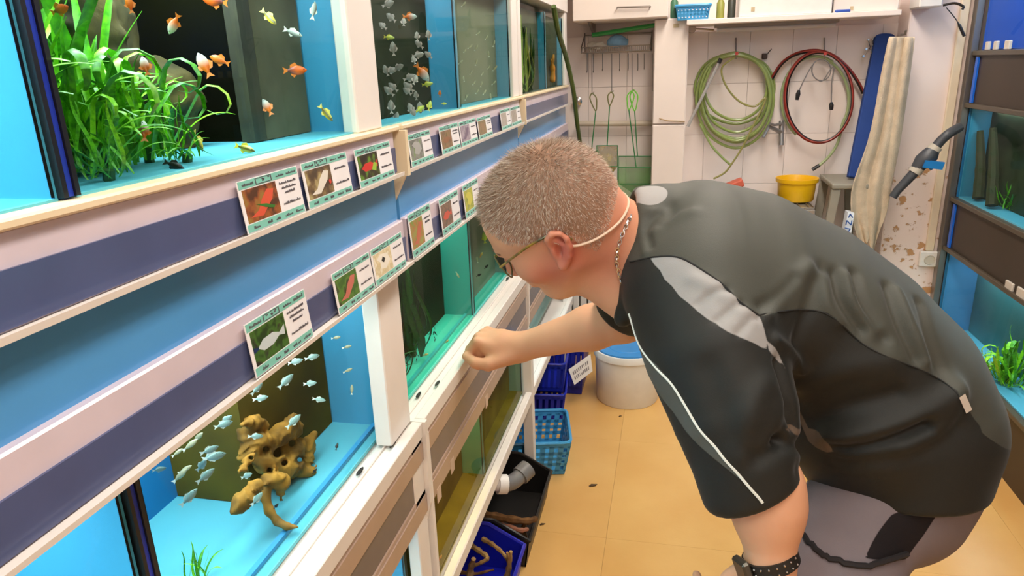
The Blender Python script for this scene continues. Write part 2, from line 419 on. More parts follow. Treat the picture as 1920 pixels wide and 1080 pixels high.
# ================================================================== the three rack bays along the left wall
wh = mat('rack_white', (236, 228, 220), .38, .5, noise=.04, nscale=9)
cream = mat('edge_cream', (236, 216, 180), .4)
pink = mat('rail_lilac', (214, 198, 206), .22, .5, noise=.03)
indigo = mat('rail_indigo', (80, 88, 124), .22, .5, noise=.08)
teal = mat('fascia_blue', (86, 154, 210), .20, .5, noise=.10, nscale=3)
greyb = mat('fascia_grey', (104, 98, 104), .22, .5, noise=.06)
beige = mat('rail_floor_reflection', (178, 152, 134), .22, .5, noise=.06)  # orange floor's reflection in the bottom rails, put into their colour
dark = mat('slot_dark', (40, 34, 28), .6)
clear = glass_mat('clear_rail', (250, 250, 250), .8, 1.4)
def label_rail(parent, y0, y1, zt, zb, top, band, split, lip=True):
    b = MB(); b.box(RX-.016, RX-.004, y0, y1, zb, zt); r = b.build('label_rail', top, parent, bevel=.002)
    b = MB(); b.box(RX-.004, RX-.0015, y0+.002, y1-.002, zb+.006, zt-(zt-zb)*split); b.build('backing_strip', band, r)
    if not lip: return r
    b = MB(); b.prism([(RX-.004, y0, zb), (RX+.010, y0, zb+.001), (RX+.011, y0, zb+.007), (RX+.0085, y0, zb+.007), (RX+.007, y0, zb+.004), (RX-.004, y0, zb+.004)], (0, y1-y0, 0)); b.build('rail_lip', wh, r)
    return r
BAYS = [(-.35, 1.105), (1.118, 2.100), (2.113, 3.085)]
LBL = ['near white aquarium rack bay with teal fascia, left of the man', 'middle aquarium rack bay that the man leans on', 'far aquarium rack bay beside the back wall']
RACK = []
for bi, (y0, y1) in enumerate(BAYS):
    t = thing('aquarium_rack', (-.7, (y0+y1)/2, 0), LBL[bi], 'rack', 'aquarium rack bays'); RACK.append(t)
    b = MB(); b.box(RX-.02, RX+.004, y0, y1, 1.306, 1.3145); b.build('rim_strip', cream, t, bevel=.002)
    label_rail(t, y0, y1-.012 if bi < 2 else y1, 1.306, 1.234, pink, indigo, .36)
    b = MB(); b.box(RX-.035, RX-.014, y0, y1, 1.150, 1.236); b.build('fascia_board', teal, t)
    label_rail(t, y0, y1-(.0 if bi == 0 else .0), 1.158, 1.080, pink, indigo, .38)
    # lintel behind the rails, shelf and sill
    b = MB(); b.box(-.86, RX-.035, y0, y1, 1.286, 1.306); b.build('upper_shelf', wh, t)
    b = MB(); b.box(-.86, RX-.055, y0, y1, .745, .765); b.build('lower_shelf', wh, t)
    b = MB(); b.box(RX-.055, RX-.022, y0, y1, .758, .768); b.box(RX-.020, RX, y0, y1, .744, .7745); b.box(RX-.040, RX-.037, y0, y1, .768, .7735)
    s = b.build('sill', wh, t, bevel=.002)
    ys = {0: (.93, 1.02, 1.045), 1: (1.215, 1.27, 2.03), 2: (2.4, 2.6, 2.9)}[bi]
    for q, yy in enumerate(ys):
        b = MB(); b.lathe([(.006, 0), (.006, .0012)], (RX-.046 if q != 1 else RX-.024, yy, .7735 if q != 1 else .7745), 10, (0, 0, 1), sx=.6, sy=2.2); b.build('finger_slot', dark, s)
    label_rail(t, y0, y1, .744, .692, beige, beige, .2, False)
    b = MB(); b.box(RX-.03, RX-.006, y0, y1, .635, .691); b.build('lower_fascia', greyb, t)
    label_rail(t, y0, y1, .634, .580, beige, beige, .2, False)
    b = MB(); b.box(RX-.010, RX+.012, y0, y1, .335, .372); b.build('bottom_frame', wh, t, bevel=.003)
    b = MB(); b.box(-.86, RX-.012, y0, y1, .335, .355); b.build('bottom_shelf', wh, t)
    # canopy above the top tanks
    b = MB(); b.box(-.90, RX, y0, y1, 1.600, 1.86); b.build('canopy', wh, t, bevel=.002)
    # back and ends
    b = MB(); b.box(-.90, -.885, y0, y1, .0, 1.86); b.build('back_board', mat('rack_back', (60, 70, 80), .7), t)
# posts: (bay, y0, y1, x0, x1, z0, z1)
for bi, ya, yb, xa, xb, za, zb in [(0, .968, 1.056, RX-.03, RX-.006, 1.3145, 1.60), (1, 2.030, 2.100, RX-.03, RX-.006, 1.3145, 1.60), (2, 2.113, 2.152, RX-.03, RX-.006, 1.3145, 1.60), (2, 3.03, 3.085, RX-.03, RX-.004, 1.3145, 1.60),
        (0, 1.012, 1.105, RX-.052, RX-.022, .774, 1.085), (1, 2.085, 2.10, RX-.05, RX-.02, .774, 1.085), (2, 2.113, 2.13, RX-.05, RX-.02, .774, 1.085), (2, 3.03, 3.085, RX-.05, RX-.02, .774, 1.085),
        (0, 1.052, 1.105, RX-.028, RX-.004, .0, .745), (1, 1.118, 1.128, RX-.028, RX+.004, .0, .745), (1, 2.066, 2.100, RX-.02, RX+.014, 0, .575), (2, 2.113, 2.14, RX-.03, RX-.004, 0, .575), (2, 3.04, 3.085, RX-.03, RX-.004, 0, .575),
        (0, -.35, -.31, RX-.03, RX-.004, 0, 1.6)]:
    b = MB(); b.box(xa, xb, ya, yb, za, zb); b.build('post', wh, RACK[bi], bevel=.002)
# end caps between the bays: tapering white edges of the boards
for bi, yy in ((0, 1.105), (1, 2.100)):
    b = MB(); b.prism([(RX-.03, yy, 1.306), (RX+.012, yy, 1.306), (RX+.012, yy, 1.232), (RX-.03, yy, 1.232)], (0, .0115, 0)); b.build('end_cap', cream, RACK[bi])
    b = MB(); b.prism([(RX-.034, yy, 1.232), (RX+.006, yy, 1.232), (RX-.030, yy, 1.165)], (0, .010, 0)); b.build('end_wedge', cream, RACK[bi])
    b = MB(); b.prism([(RX-.03, yy+.0, .7745), (RX+.006, yy, .7745), (RX+.004, yy, .60), (RX-.006, yy, .56), (RX-.03, yy, .56)], (0, .0115, 0)); b.build('end_cap', wh, RACK[bi])
# ================================================================== glass tanks
paneg = glass_mat('tank_glass', (246, 252, 250), .25, 1.45)
blue = mat('blue_film', (84, 172, 214), .5, .3, noise=.05, nscale=5)
blue2 = mat('blue_film_deep', (36, 128, 190), .5, .3, noise=.06, nscale=5)
cyan = mat('tank_base_cyan', (112, 196, 214), .5, .3, noise=.08, nscale=14)
tealb = mat('tank_base_teal', (110, 222, 208), .5, .3, noise=.08, nscale=14)
tealp = mat('teal_film', (84, 190, 190), .5, .3, noise=.06, nscale=5)
olive = mat('filter_olive', (104, 86, 30), .9, .1, col2=(78, 66, 30), nscale=7)
greyg = mat('filter_grey', (112, 110, 88), .9, .1, col2=(88, 84, 66), nscale=9)
darkp = mat('back_dark', (22, 21, 10), 1.0, 0.0, col2=(14, 14, 8), nscale=6)
algae = mat('algae_yellow', (128, 120, 50), .9, .1, col2=(104, 98, 40), nscale=12)
yglass = glass_mat('algae_glass', (246, 240, 204), .4, 1.45)
silic = mat('silicone_black', (24, 22, 22), .35); silb = mat('edge_blue', (38, 58, 170), .25)
def water_mat(name, tint):
    if name in MATS: return MATS[name]
    m = bpy.data.materials.new(name); m.use_nodes = True; nt = m.node_tree
    for x in list(nt.nodes): nt.nodes.remove(x)
    o = nt.nodes.new('ShaderNodeOutputMaterial'); t = nt.nodes.new('ShaderNodeBsdfTransparent'); t.inputs[0].default_value = lin(tint); nt.links.new(t.outputs[0], o.inputs[0]); MATS[name] = m
    return m
wat = water_mat('clear_water', (240, 250, 252)); ywat = water_mat('yellow_water', (247, 243, 222)); gwat = water_mat('green_water', (226, 248, 240))
def aquarium(label, y0, y1, xg, xb, z0, z1, side, back, base, rack_gl=paneg, water=wat, level=None, light=4.0, lcol=(1, 1, 1), side0=None, cat='aquarium', box=None):
    t = thing('aquarium', ((xg+xb)/2, (y0+y1)/2, z0-.006), label, cat, 'tanks in the racks')
    b = MB(); b.box(xg-.005, xg, y0, y1, z0, z1); b.build('front_pane', rack_gl, t)
    b = MB(); b.box(xb, xg-.005, y0+.001, y1-.001, z0-.006, z0); b.build('base_panel', base, t)
    b = MB(); b.box(xb-.006, xb, y0, y1, z0-.006, z1); b.build('back_panel', back, t)
    b = MB(); b.box(xb, xg-.0055, y1-.003, y1, z0, z1); b.build('side_panel', side, t)
    b = MB(); b.box(xb, xg-.0055, y0, y0+.003, z0, z1); b.build('side_panel', side0 or side, t)
    for ya in (y0+.0032, y1-.0062):
        b = MB(); b.prism([(xg-.0055, ya, z0+.001), (xg-.009 if ya < (y0+y1)/2 else xg-.0055, ya if ya < (y0+y1)/2 else ya+.003, z0+.001), (xg-.0055 if ya < (y0+y1)/2 else xg-.009, ya+.003, z0+.001), ], (0, 0, z1-z0-.002)); b.build('silicone_bead', silic, t)
    lv = level or z1-.012
    b = MB(); b.box(xb+.001, xg-.0062, y0+.0055, y1-.0055, z0+.0008, lv); b.build('water', water, t)
    if box:
        bx, by0, by1, m = box
        b = MB(); b.box(xb+.001, bx, by0, by1, z0+.001, z1-.004); b.build('filter_box', m, t)
    if light:
        area('tank_lamp_light', ((xg+xb)/2-.0, (y0+y1)/2, z1-.004), (xg-xb)*.6, (y1-y0)*.85, light, lcol)
    return t
GX = RX-.010
ZU0, ZU1 = 1.3165, 1.597
UL = 2.8
U1a = aquarium('bare blue tank at the upper left edge, left of the planted tank', -.30, .4428, GX, -.70, ZU0, ZU1, blue, blue, cyan, light=UL*2.0)
U1b = aquarium('big upper planted tank of orange and yellow fish', .4585, .990, GX, -.70, ZU0, ZU1, blue, darkp, cyan, light=UL*1.5, side0=darkp, box=(-.527, .862, .983, greyg))
U2a = aquarium('upper tank with the dense shoal of silver fish, past the white post', 1.060, 1.510, GX, -.66, ZU0, ZU1, blue, mat('back_green', (58, 58, 40), .95, .1, col2=(40, 44, 30), nscale=7), cyan, light=UL*1.0, box=(-.512, 1.067, 1.503, mat('back_green', (62, 64, 44))))
U2b = aquarium('upper tank of tiny pale fish before a grey filter box', 1.518, 2.028, GX, -.66, ZU0, ZU1, mat('pale_blue_film', (150, 196, 222), .5), mat('back_brown', (64, 58, 44), .6, col2=(50, 46, 38), nscale=7), cyan, light=UL*.9, box=(-.490, 1.60, 2.02, mat('filter_beige', (132, 124, 98), .6, noise=.1)))
U3 = aquarium('small-looking upper tank at the far end with green hose before it', 2.154, 2.62, GX, -.66, ZU0, ZU1-.02, mat('mid_blue', (60, 150, 176), .5), mat('back_mud', (98, 92, 66), .6, col2=(70, 66, 48), nscale=6), mat('gravel_brown', (110, 104, 90), .7), light=UL*.8, box=(-.478, 2.165, 2.613, mat('back_mud', (98, 92, 66))))
U3b = aquarium('last upper tank beside the back wall with an orange ornament', 2.626, 3.028, GX, -.66, ZU0, ZU1-.02, mat('pale_blue_film', (150, 196, 222), .5), mat('back_mud', (98, 92, 66), .6), mat('gravel_brown', (110, 104, 90), .7), light=UL*.8, box=(-.474, 2.635, 3.02, mat('back_mud', (98, 92, 66))))
GL = RX-.056; ZL0, ZL1 = .775, 1.10
LL = 2.1
L1a = aquarium('bare blue tank at the bottom left corner of the view', -.25, .480, GL, -.80, ZL0, ZL1, blue, blue, cyan, light=LL*2)
L1b = aquarium('lower tank with big driftwood root and silver fish', .500, 1.083, GL, -.74, ZL0, ZL1, blue, blue2, cyan, light=LL*1.8, box=(-.605, .815, 1.077, olive))
L2a = aquarium('lower teal-floored tank by the fist, full of tiny dark fish', 1.122, 1.688, GL, -.70, ZL0, ZL1, tealp, mat('back_moss', (66, 74, 52), .95, .1, col2=(48, 56, 40), nscale=6), tealb, water=gwat, light=LL*1.5, lcol=(.95, 1, .96), box=(-.576, 1.130, 1.681, mat('back_moss', (66, 74, 52))))
L2b = aquarium('lower tank before the man\'s face with yellow fish', 1.694, 2.088, GL, -.70, ZL0, ZL1, mat('grey_teal_film', (130, 176, 180), .5), mat('back_greybeige', (136, 132, 116), .6, noise=.1), mat('tank_base_aqua', (110, 226, 226), .5), water=gwat, light=LL*1.1, side0=tealp, box=(-.535, 1.702, 2.081, mat('back_greybeige', (136, 132, 116))))
L3 = aquarium('grey-green lower tank of the far bay, below the chin', 2.140, 3.03, GL, -.70, ZL0-.36, ZL1-.50, mat('seafoam', (140, 170, 160), .5), mat('back_seafoam', (130, 150, 140), .6, noise=.1), mat('gravel_brown', (110, 104, 90), .7), light=LL*.7)
ZB0, ZB1 = .378, .576
B1 = aquarium('bottom blue tank of the near bay, cut by the lower edge', -.2, 1.045, RX-.030, -.70, ZB0, ZB1, blue, blue, cyan, light=4)
B2a = aquarium('bottom tank with algae-yellow glass and little goldfish', 1.132, 1.560, RX-.013, -.66, ZB0, ZB1+.06, mat('blue_wash', (110, 170, 200), .6, col2=(70, 150, 200), nscale=7), algae, algae, yglass, ywat, light=5, lcol=(1, .97, .85), side0=algae, box=(-.512, 1.142, 1.552, algae))
B2b = aquarium('bottom tank with an olive filter panel, right of the goldfish tank', 1.566, 2.060, RX-.013, -.66, ZB0, ZB1+.06, mat('pale_blue_film', (150, 196, 222), .5), mat('back_silt', (150, 132, 80), .6, noise=.1), algae, paneg, ywat, light=4, side0=mat('blue_wash', (110, 170, 200), .6), box=(-.497, 1.575, 2.05, algae))
# blue and black edges of neighbouring panes seen at the joints
for nm, t, yy, xg, za, zb in (('a', U1b, .4500, GX, ZU0, ZU1), ('b', L1b, .490, GL, ZL0, ZL1), ('c', L1b, 1.088, GL-.003, ZL0, ZL1)):
    b = MB(); b.box(xg-.014, xg-.001, yy-.0032, yy+.0032, za, zb); b.build('pane_edge', silb, t)
    for s in (-1, 1):
        b = MB(); b.box(xg-.010, xg+.001, yy+s*.0058-.0022, yy+s*.0058+.0022, za, zb); b.build('silicone_joint', silic, t)
# strips imitating the seam and floor reflection seen in two front panes
b = MB(); b.box(GL-.030, GL-.022, .506, 1.077, ZL0+.0005, ZL0+.007); b.build('floor_reflection_strip', mat('reflection_blue', (62, 156, 212), .4), L1b)
b = MB(); b.box(GL-.028, GL-.021, 1.128, 1.682, ZL0+.0005, ZL0+.006); b.build('floor_reflection_strip', mat('reflection_teal', (70, 178, 182), .4), L2a)  # same reflection band, in teal

# dark upright edge of the grey filter box in the planted tank
b = MB(); b.box(-.545, -.526, .832, .860, ZU0+.001, ZU1-.004); b.build('filter_edge', mat('edge_olive', (66, 62, 40), .6, col2=(40, 38, 26), nscale=20), U1b)
b = MB(); b.box(-.699, -.546, .852, .8605, ZU0+.001, ZU1-.004); b.build('filter_side', darkp, U1b)
# ================================================================== back wall: cupboards, shelf, hoses, nets
TY = 3.386                                   # face of the tiles
def at(px, py, y=TY-.02): return Yp(px, py, y)
cab = mat('cupboard_white', (242, 228, 218), .42, .4, noise=.03, nscale=5)
steel = mat('steel_wire', (150, 142, 134), .35, .5, metal=.9)
chrome = mat('chrome', (200, 198, 196), .2, .5, metal=1.0)
blk = mat('plastic_black', (34, 30, 30), .4)
gpl = mat('plastic_grey', (118, 116, 116), .45); wpl = mat('plastic_white', (236, 232, 226), .4)
# wall cupboard over the net rack
xa, xb = at(1073, 41, 3.12)[0], at(1253, 33, 3.12)[0]; zb_ = at(1160, 37, 3.12)[2]
t = thing('wall_cupboard', ((xa+xb)/2, 3.25, zb_), 'white wall cupboard above the wire rack of nets', 'cupboard')
b = MB(); b.box(xa, xb, 3.135, TY-.002, zb_, zb_+.55); b.build('body', cab, t, bevel=.003)
b = MB(); b.box(xa+.002, xb-.002, 3.117, 3.134, zb_+.002, zb_+.55); d = b.build('door', cab, t, bevel=.003)
h0, h1 = at(1157, 14, 3.10), at(1219, 12, 3.10); b = MB(); b.tube([h0+[0, .018, 0], h0, h1, h1+[0, .018, 0]], .004, 6); b.build('handle', steel, d, True)
b = MB(); bx0 = at(1108, 46, 3.30); b.prism([(bx0[0], 3.16, zb_), (bx0[0], TY-.002, zb_), (bx0[0], TY-.002, zb_-.05)], (.012, 0, 0)); b.build('bracket', steel, t)
# tall boxed casing
xa, xb = at(1226, 100, 3.19)[0], at(1290, 100, 3.19)[0]; zt_ = at(1260, 34, 3.19)[2]
t = thing('tall_cupboard', ((xa+xb)/2, 3.28, 0), 'tall narrow white cupboard between the nets and the hoses', 'cupboard')
b = MB(); b.box(xa, xb, 3.20, TY-.002, 0, zt_); b.build('body', cab, t, bevel=.003)
zs = at(1260, 233, 3.19)[2]
b = MB(); b.box(xa+.002, xb-.002, 3.188, 3.199, zs+.003, zt_-.003); b.build('door', cab, t, bevel=.003)
b = MB(); b.box(xa+.002, xb-.002, 3.188, 3.199, .06, zs-.003); b.build('door', cab, t, bevel=.003)
tp_ = at(1268, 48, 3.186); b = MB(); b.box(tp_[0]-.012, tp_[0]+.012, 3.1865, 3.188, tp_[2]-.008, tp_[2]+.008); b.build('sticker', mat('sticker_tan', (196, 176, 140), .5), t)
# shelf over the niche
xa, xb = at(1288, 34, 3.12)[0], at(1690, 29, 3.12)[0]; zs_ = at(1480, 33, 3.12)[2]
b = MB(); b.box(xa, xb, 3.12, TY-.002, zs_-.010, zs_+.010); tag(b.build('wall_shelf', cab, bevel=.002), 'white shelf board over the hanging hoses', 'shelf')
SZ = zs_+.010
l0, l1 = at(1340, 44, 3.22)[0], at(1572, 40, 3.22)[0]
t = thing('shelf_lamp', ((l0+l1)/2, 3.22, zs_-.045), 'unlit grey strip lamp under the niche shelf', 'lamp')
b = MB(); b.box(l0, l1, 3.20, 3.24, zs_-.022, zs_-.010); b.build('lamp_base', mat('lamp_grey', (150, 140, 132), .5), t)
b = MB(); b.tube([(l0+.01, 3.22, zs_-.030), (l1-.01, 3.22, zs_-.030)], .012, 10); b.build('lamp_tube', mat('lamp_off', (196, 186, 178), .3), t, True)
b = MB(); c = at(1297, 54, 3.25); b.lathe([(.016, -.02), (.018, 0), (.016, .02)], c, 14, (0, 1, 0)); b.tube(curve([c+[.01, -.01, 0], c+[.05, -.01, -.004], c+[.09, -.01, -.01]], 5), .004, 6); tag(b.build('pipe_stub', steel, None, True, kind=None), 'dark round pipe end under the left of the shelf', 'pipe')
# small blue basket, bottles, white box, pen on the shelf
def basket(label, c, lx, ly, h, m, name='plastic_basket', rot=0.0, nx=8, ny=6, nz=3, taper=.88, group=None, rim=.007, hole=.45, solid=False):
    t = thing(name, c, label, 'basket', group); c = np.array(c, float); ca, sa = math.cos(rot), math.sin(rot)
    def w(u, v, z):
        f = taper+(1-taper)*z/h; return c+np.array([ca*u*f-sa*v*f, sa*u*f+ca*v*f, z])
    def q(mb, p, th=.0018):
        p = [np.array(x) for x in p]; n = unit(np.cross(p[1]-p[0], p[3]-p[0])); mb.prism([x-n*th*.5 for x in p], n*th)
    hx, hy = lx/2, ly/2
    mb = MB(); q(mb, [w(-hx, -hy, .002), w(hx, -hy, .002), w(hx, hy, .002), w(-hx, hy, .002)]); mb.build('bottom', m, t)
    for (u0, v0, u1, v1, n) in ((-hx, -hy, hx, -hy, nx), (hx, -hy, hx, hy, ny), (hx, hy, -hx, hy, nx), (-hx, hy, -hx, -hy, ny)):
        mb = MB(); L_ = lambda s, z: w(u0+(u1-u0)*s, v0+(v1-v0)*s, z)
        if solid: q(mb, [L_(0, .002), L_(1, .002), L_(1, h), L_(0, h)])
        else:
            zz = [h*.02]+[h*(.14+.72*i/nz) for i in range(nz+1)]+[h]
            q(mb, [L_(0, h*.01), L_(1, h*.01), L_(1, h*.16), L_(0, h*.16)]); q(mb, [L_(0, h*.84), L_(1, h*.84), L_(1, h), L_(0, h)])
            for i in range(1, nz): z = h*(.16+.68*i/nz); dz = h*.68/nz*(1-hole)*.5; q(mb, [L_(0, z-dz), L_(1, z-dz), L_(1, z+dz), L_(0, z+dz)])
            for i in range(n+1):
                s = i/n; ds = .5*(1-hole)/n; q(mb, [L_(max(0, s-ds), h*.1), L_(min(1, s+ds), h*.1), L_(min(1, s+ds), h*.9), L_(max(0, s-ds), h*.9)])
        mb.build('side_wall', m, t, kind='stuff')
    cs = []
    for (sx_, sy_) in ((-1, -1), (1, -1), (1, 1), (-1, 1)):
        for k in range(4):
            a = (math.atan2(sy_, sx_)-PI/4)+k*PI/6; r = min(lx, ly)*.10; cs.append(w(sx_*(hx-r)+r*math.cos(a), sy_*(hy-r)+r*math.sin(a), h))
    mb = MB(); mb.tube(cs, rim, 6, closed=True); mb.build('rim', m, t, True)
    return t
bb = mat('plastic_light_blue', (70, 160, 214), .35, .5)
c = at(1299, 28, 3.16); basket('small light blue basket on the niche shelf', (c[0], 3.19, SZ), .135, .10, .055, bb, nx=9, ny=6)
for px, m_, l, h in ((1352, mat('bottle_olive', (150, 150, 70), .4), 'olive bottle next to the blue basket on the shelf', .09), (1373, mat('bottle_dark', (60, 62, 54), .4), 'dark bottle beside the white box on the shelf', .10), (1264, mat('bottle_green', (70, 120, 90), .4), 'green bottle at the left end of the shelf', .09)):
    c = at(px, 20, 3.17); t = thing('bottle', (c[0], 3.17, SZ if px > 1290 else zt_), l, 'bottle', 'bottles on the shelf'); z_ = SZ if px > 1290 else zt_
    b = MB(); b.lathe([(.015, 0), (.016, .01), (.016, h*.7), (.008, h*.85), (.008, h*.92)], (c[0], 3.22, z_), 14); b.build('bottle_body', m_, t, True)
    b = MB(); b.lathe([(.0095, h*.92), (.0095, h), (0, h)], (c[0], 3.22, z_), 12); b.build('cap', wpl, t, True)
xa, xb = at(1386, 20, 3.13)[0], at(1560, 20, 3.13)[0]
t = thing('storage_box', ((xa+xb)/2, 3.25, SZ), 'long white box on the niche shelf', 'box'); b = MB(); b.box(xa, xb, 3.135, 3.37, SZ, SZ+.13); b.build('box_body', wpl, t, bevel=.003)
b = MB(); b.box(xa-.003, xb+.003, 3.132, 3.373, SZ+.13, SZ+.142); b.build('box_lid', wpl, t, bevel=.002)
for px, py in ((1412, 17),): c = at(px, py, 3.13); b = MB(); b.box(c[0]-.007, c[0]+.007, 3.1335, 3.135, c[2]-.008, c[2]+.008); b.build('sticker', mat('sticker_tan', (196, 176, 140), .5), t)
xa = at(1566, 10, 3.13)[0]; xb2 = at(1690, 10, 3.13)[0]
t = thing('storage_box', ((xa+xb2)/2, 3.25, SZ), 'plain white carton at the right end of the shelf with a blue pen before it', 'box', None); b = MB(); b.box(xa, xb2, 3.16, 3.37, SZ, SZ+.12); b.build('box_body', cab, t, bevel=.003); c = at(1598, 15, 3.15); b = MB(); b.box(c[0]-.006, c[0]+.006, 3.158, 3.16, c[2]-.007, c[2]+.007); b.build('sticker', mat('sticker_tan', (196, 176, 140), .5), t)
c = at(1580, 19, 3.135); b = MB(); b.tube([(c[0]-.028, 3.135, SZ+.006), (c[0]-.022, 3.135, SZ+.006), (c[0]+.024, 3.136, SZ+.006), (c[0]+.028, 3.136, SZ+.006)], [.003, .0055, .0055, .004], 8); tag(b.build('pen', mat('pen_blue', (40, 80, 170), .35), None, True), 'short blue pen lying at the shelf edge', 'pen')
b = MB(); c = at(1640, 0, 3.15); b.lathe([(.03, 0), (.045, .012), (.047, .014), (0, .014)], (c[0], 3.25, SZ+.12), 18); tag(b.build('dish', mat('dish_plum', (120, 40, 70), .4), None, True), 'plum coloured dish on top of the right carton', 'dish')

# wire rack with hooks
WY = 3.25
t = thing('wire_rack', (at(1155, 98, WY)[0], WY, at(1155, 98, WY)[2]-.03), 'grey wire rack with hooks on the wall above the nets', 'rack')
xl, xr = at(1090, 98, WY)[0], at(1220, 98, WY)[0]; zl_ = at(1150, 97, WY)[2]; zt_ = at(1150, 62, WY)[2]
b = MB(); r = .0028
b.tube([(xl, WY, zl_), (xr, WY, zl_)], r, 6); b.tube([(xl, TY-.004, zl_), (xr, TY-.004, zl_)], r, 6); b.tube([(xl, WY, zl_+.022), (xr, WY, zl_+.022)], r, 6); b.tube([(xl, TY-.004, zt_), (xr, TY-.004, zt_)], r, 6)
for x in (xl, xr): b.tube([(x, TY-.004, zt_+.01), (x, TY-.004, zl_), (x, WY, zl_), (x, WY, zl_+.024), (x, TY-.004, zt_)], r, 6)
b.build('frame', steel, t, True, kind='stuff')
b = MB()
for i in range(34):
    x = xl+(xr-xl)*(i+.5)/34; b.tube([(x, TY-.006, zl_), (x, WY, zl_), (x, WY, zl_+.024)], .0014, 4)
b.build('wires', steel, t, True, kind='stuff')
for px, pb in ((1101, 134), (1113, 134), (1130, 131), (1162, 131), (1178, 130), (1196, 130), (1208, 128)):
    p0, p1 = at(px, 100, WY), at(px, pb, WY); b = MB(); b.tube([p0, p1, p1+[0, -.012, -.004], p1+[0, -.014, .004]], .0018, 5); b.build('hook', steel, t, True)
for px, pb in ((1110, 172), (1147, 170), (1185, 168), (1223, 168)):
    p0, p1 = at(px, 100, WY-.008), at(px, pb, WY-.008); b = MB(); b.tube([p0, p1, p1+[.004, -.004, -.006], p1+[.010, -.004, 0]], .0018, 5); b.build('long_hook', steel, t, True)
g = mat('green_plastic', (44, 150, 74), .35); p0, p1 = at(1110, 66, 3.27), at(1248, 44, 3.27)
b = MB(); b.tube([p0, p0*.5+p1*.5, p1], .0095, 8); tag(b.build('green_tube', g, None, True), 'straight green tube lying across the wire rack', 'tube')
def blob_mesh(name, c, r, m, seed, amp=.25):
    ks = np.random.default_rng(seed).normal(0, 3/min(r), (8, 3)); f_ = lambda P_: amp*min(r)*sum(np.sin(P_ @ k+i) for i, k in enumerate(ks))/3
    pr = ell(c, np.eye(3), r); fn = pr.fn; pr.fn = lambda P_: fn(P_)+f_(P_); V, Q = sdf_mesh([pr], min(r)/4, 1); return np_mesh(name, V, Q, m)
c = at(1158, 76, 3.31); tag(blob_mesh('sponge_cloth', (c[0], 3.315, zl_+.038), (.045, .03, .026), mat('cloth_blue', (130, 172, 206), .9), 2), 'crumpled light blue cloth lying in the wire rack', 'cloth')
c = at(1118, 84, 3.31); tag(blob_mesh('rag', (c[0], 3.315, zl_+.028), (.045, .03, .018), mat('cloth_grey', (196, 186, 170), .9), 4), 'pale folded rag at the left of the wire rack', 'cloth')
# pipe behind the nets
p0, p1 = at(1083, 232, 3.34), at(1232, 231, 3.34); b = MB(); b.tube([p0, p1, p1+[.012, .0, .004], p1+[.020, .03, .004]], .0125, 10); tag(b.build('waste_pipe', mat('pipe_cream', (206, 192, 172), .45), None, True), 'cream horizontal pipe on the wall behind the nets', 'pipe')
p1 = at(1262, 227, 3.18); b = MB(); b.tube(curve([at(1236, 222, 3.18), at(1250, 226, 3.178), p1, at(1284, 228, 3.18)], 5), .0028, 6); tag(b.build('cable', mat('cable_tan', (170, 140, 96), .5), None, True), 'short tan cable crossing the tall cupboard', 'cable')
p = at(1083, 190, 3.36); b = MB(); b.lathe([(.020, -.008), (.021, .006), (.010, .012), (0, .012)], p, 14, (0, -1, 0)); tag(b.build('wall_valve', chrome, None, True), 'round chrome wall valve beside the green hose', 'valve')

# hand nets
netg = net_mat('net_green', (84, 176, 70), .38); nety = net_mat('net_olive', (186, 170, 60), .55); netd = net_mat('net_darkgreen', (90, 130, 84), .45)
wg = mat('wire_green', (40, 120, 62), .4); wlime = mat('grip_lime', (120, 206, 70), .4); wolive = mat('grip_olive', (120, 118, 70), .45)
def hand_net(label, hook, grip_h, sx0, rect, bag_drop, wire, grip, netm, y, shaft2=None):
    (x0, y0), (x1, y1) = rect
    A, B_, C_, D = at(x0, y0, y), at(x1, y0, y), at(x1, y1, y), at(x0, y1, y)
    t = thing('hand_net', (A+B_)/2*[1, 1, 0]+[0, 0, C_[2]-.05], label, 'net', 'aquarium nets')
    L0 = at(hook[0], hook[1], y); L1 = at(sx0, hook[1]+grip_h, y); w_ = .012*max(1, grip_h/30)
    lp = [L0, L0+(L1-L0)*.25+[w_, 0, 0], L0+(L1-L0)*.6+[w_*.8, 0, 0], L1, L0+(L1-L0)*.6-[w_*.8, 0, 0], L0+(L1-L0)*.25-[w_, 0, 0], L0]
    b = MB(); b.tube(curve(lp, 6), .0030, 6); b.build('grip', grip, t, True)
    tops = (A+B_)/2; b = MB(); b.tube([L1, np.array([L1[0]*.5+tops[0]*.5, y, (L1[2]+tops[2])/2]), tops], .0026, 6)
    b.build('shaft', wire, t, True)
    b = MB(); b.tube([A, B_, C_, D], .0028, 6, closed=True); b.build('hoop', wire, t, True)
    n = 9; vs = []; cx = (A+B_)/2
    rows = 8; dep = .035
    fr_ = lambda s: [A, B_, C_, D][int(s) % 4]*(1-s % 1)+[A, B_, C_, D][(int(s)+1) % 4]*(s % 1)
    per = 32; bot = (C_+D)/2+np.array([.0, .01, -bag_drop])
    for k in range(rows+1):
        f = k/rows
        for i in range(per):
            e = fr_(4*i/per); v = e*(1-f**1.6*.80)+bot*(f**1.6*.80); v = v+np.array([0, dep*math.sin(PI*f*.6)*(1 if i < per/2 else .6), -.012*f]) + np.array([.0015*math.sin(i*2.2), .004*math.sin(i*1.7+k), 0]); vs.append(v)
    fs = [(k*per+i, k*per+(i+1) % per, (k+1)*per+(i+1) % per, (k+1)*per+i) for k in range(rows) for i in range(per)]+[tuple(range(rows*per, (rows+1)*per))]
    b = MB(); b.add(vs, fs); b.build('net_bag', netm, t, True); return t
hand_net('leftmost green wired net with olive grip, partly behind the head', (1110, 174), 34, 1117, ((1096, 283), (1122, 330)), .03, wg, wolive, netd, 3.235)
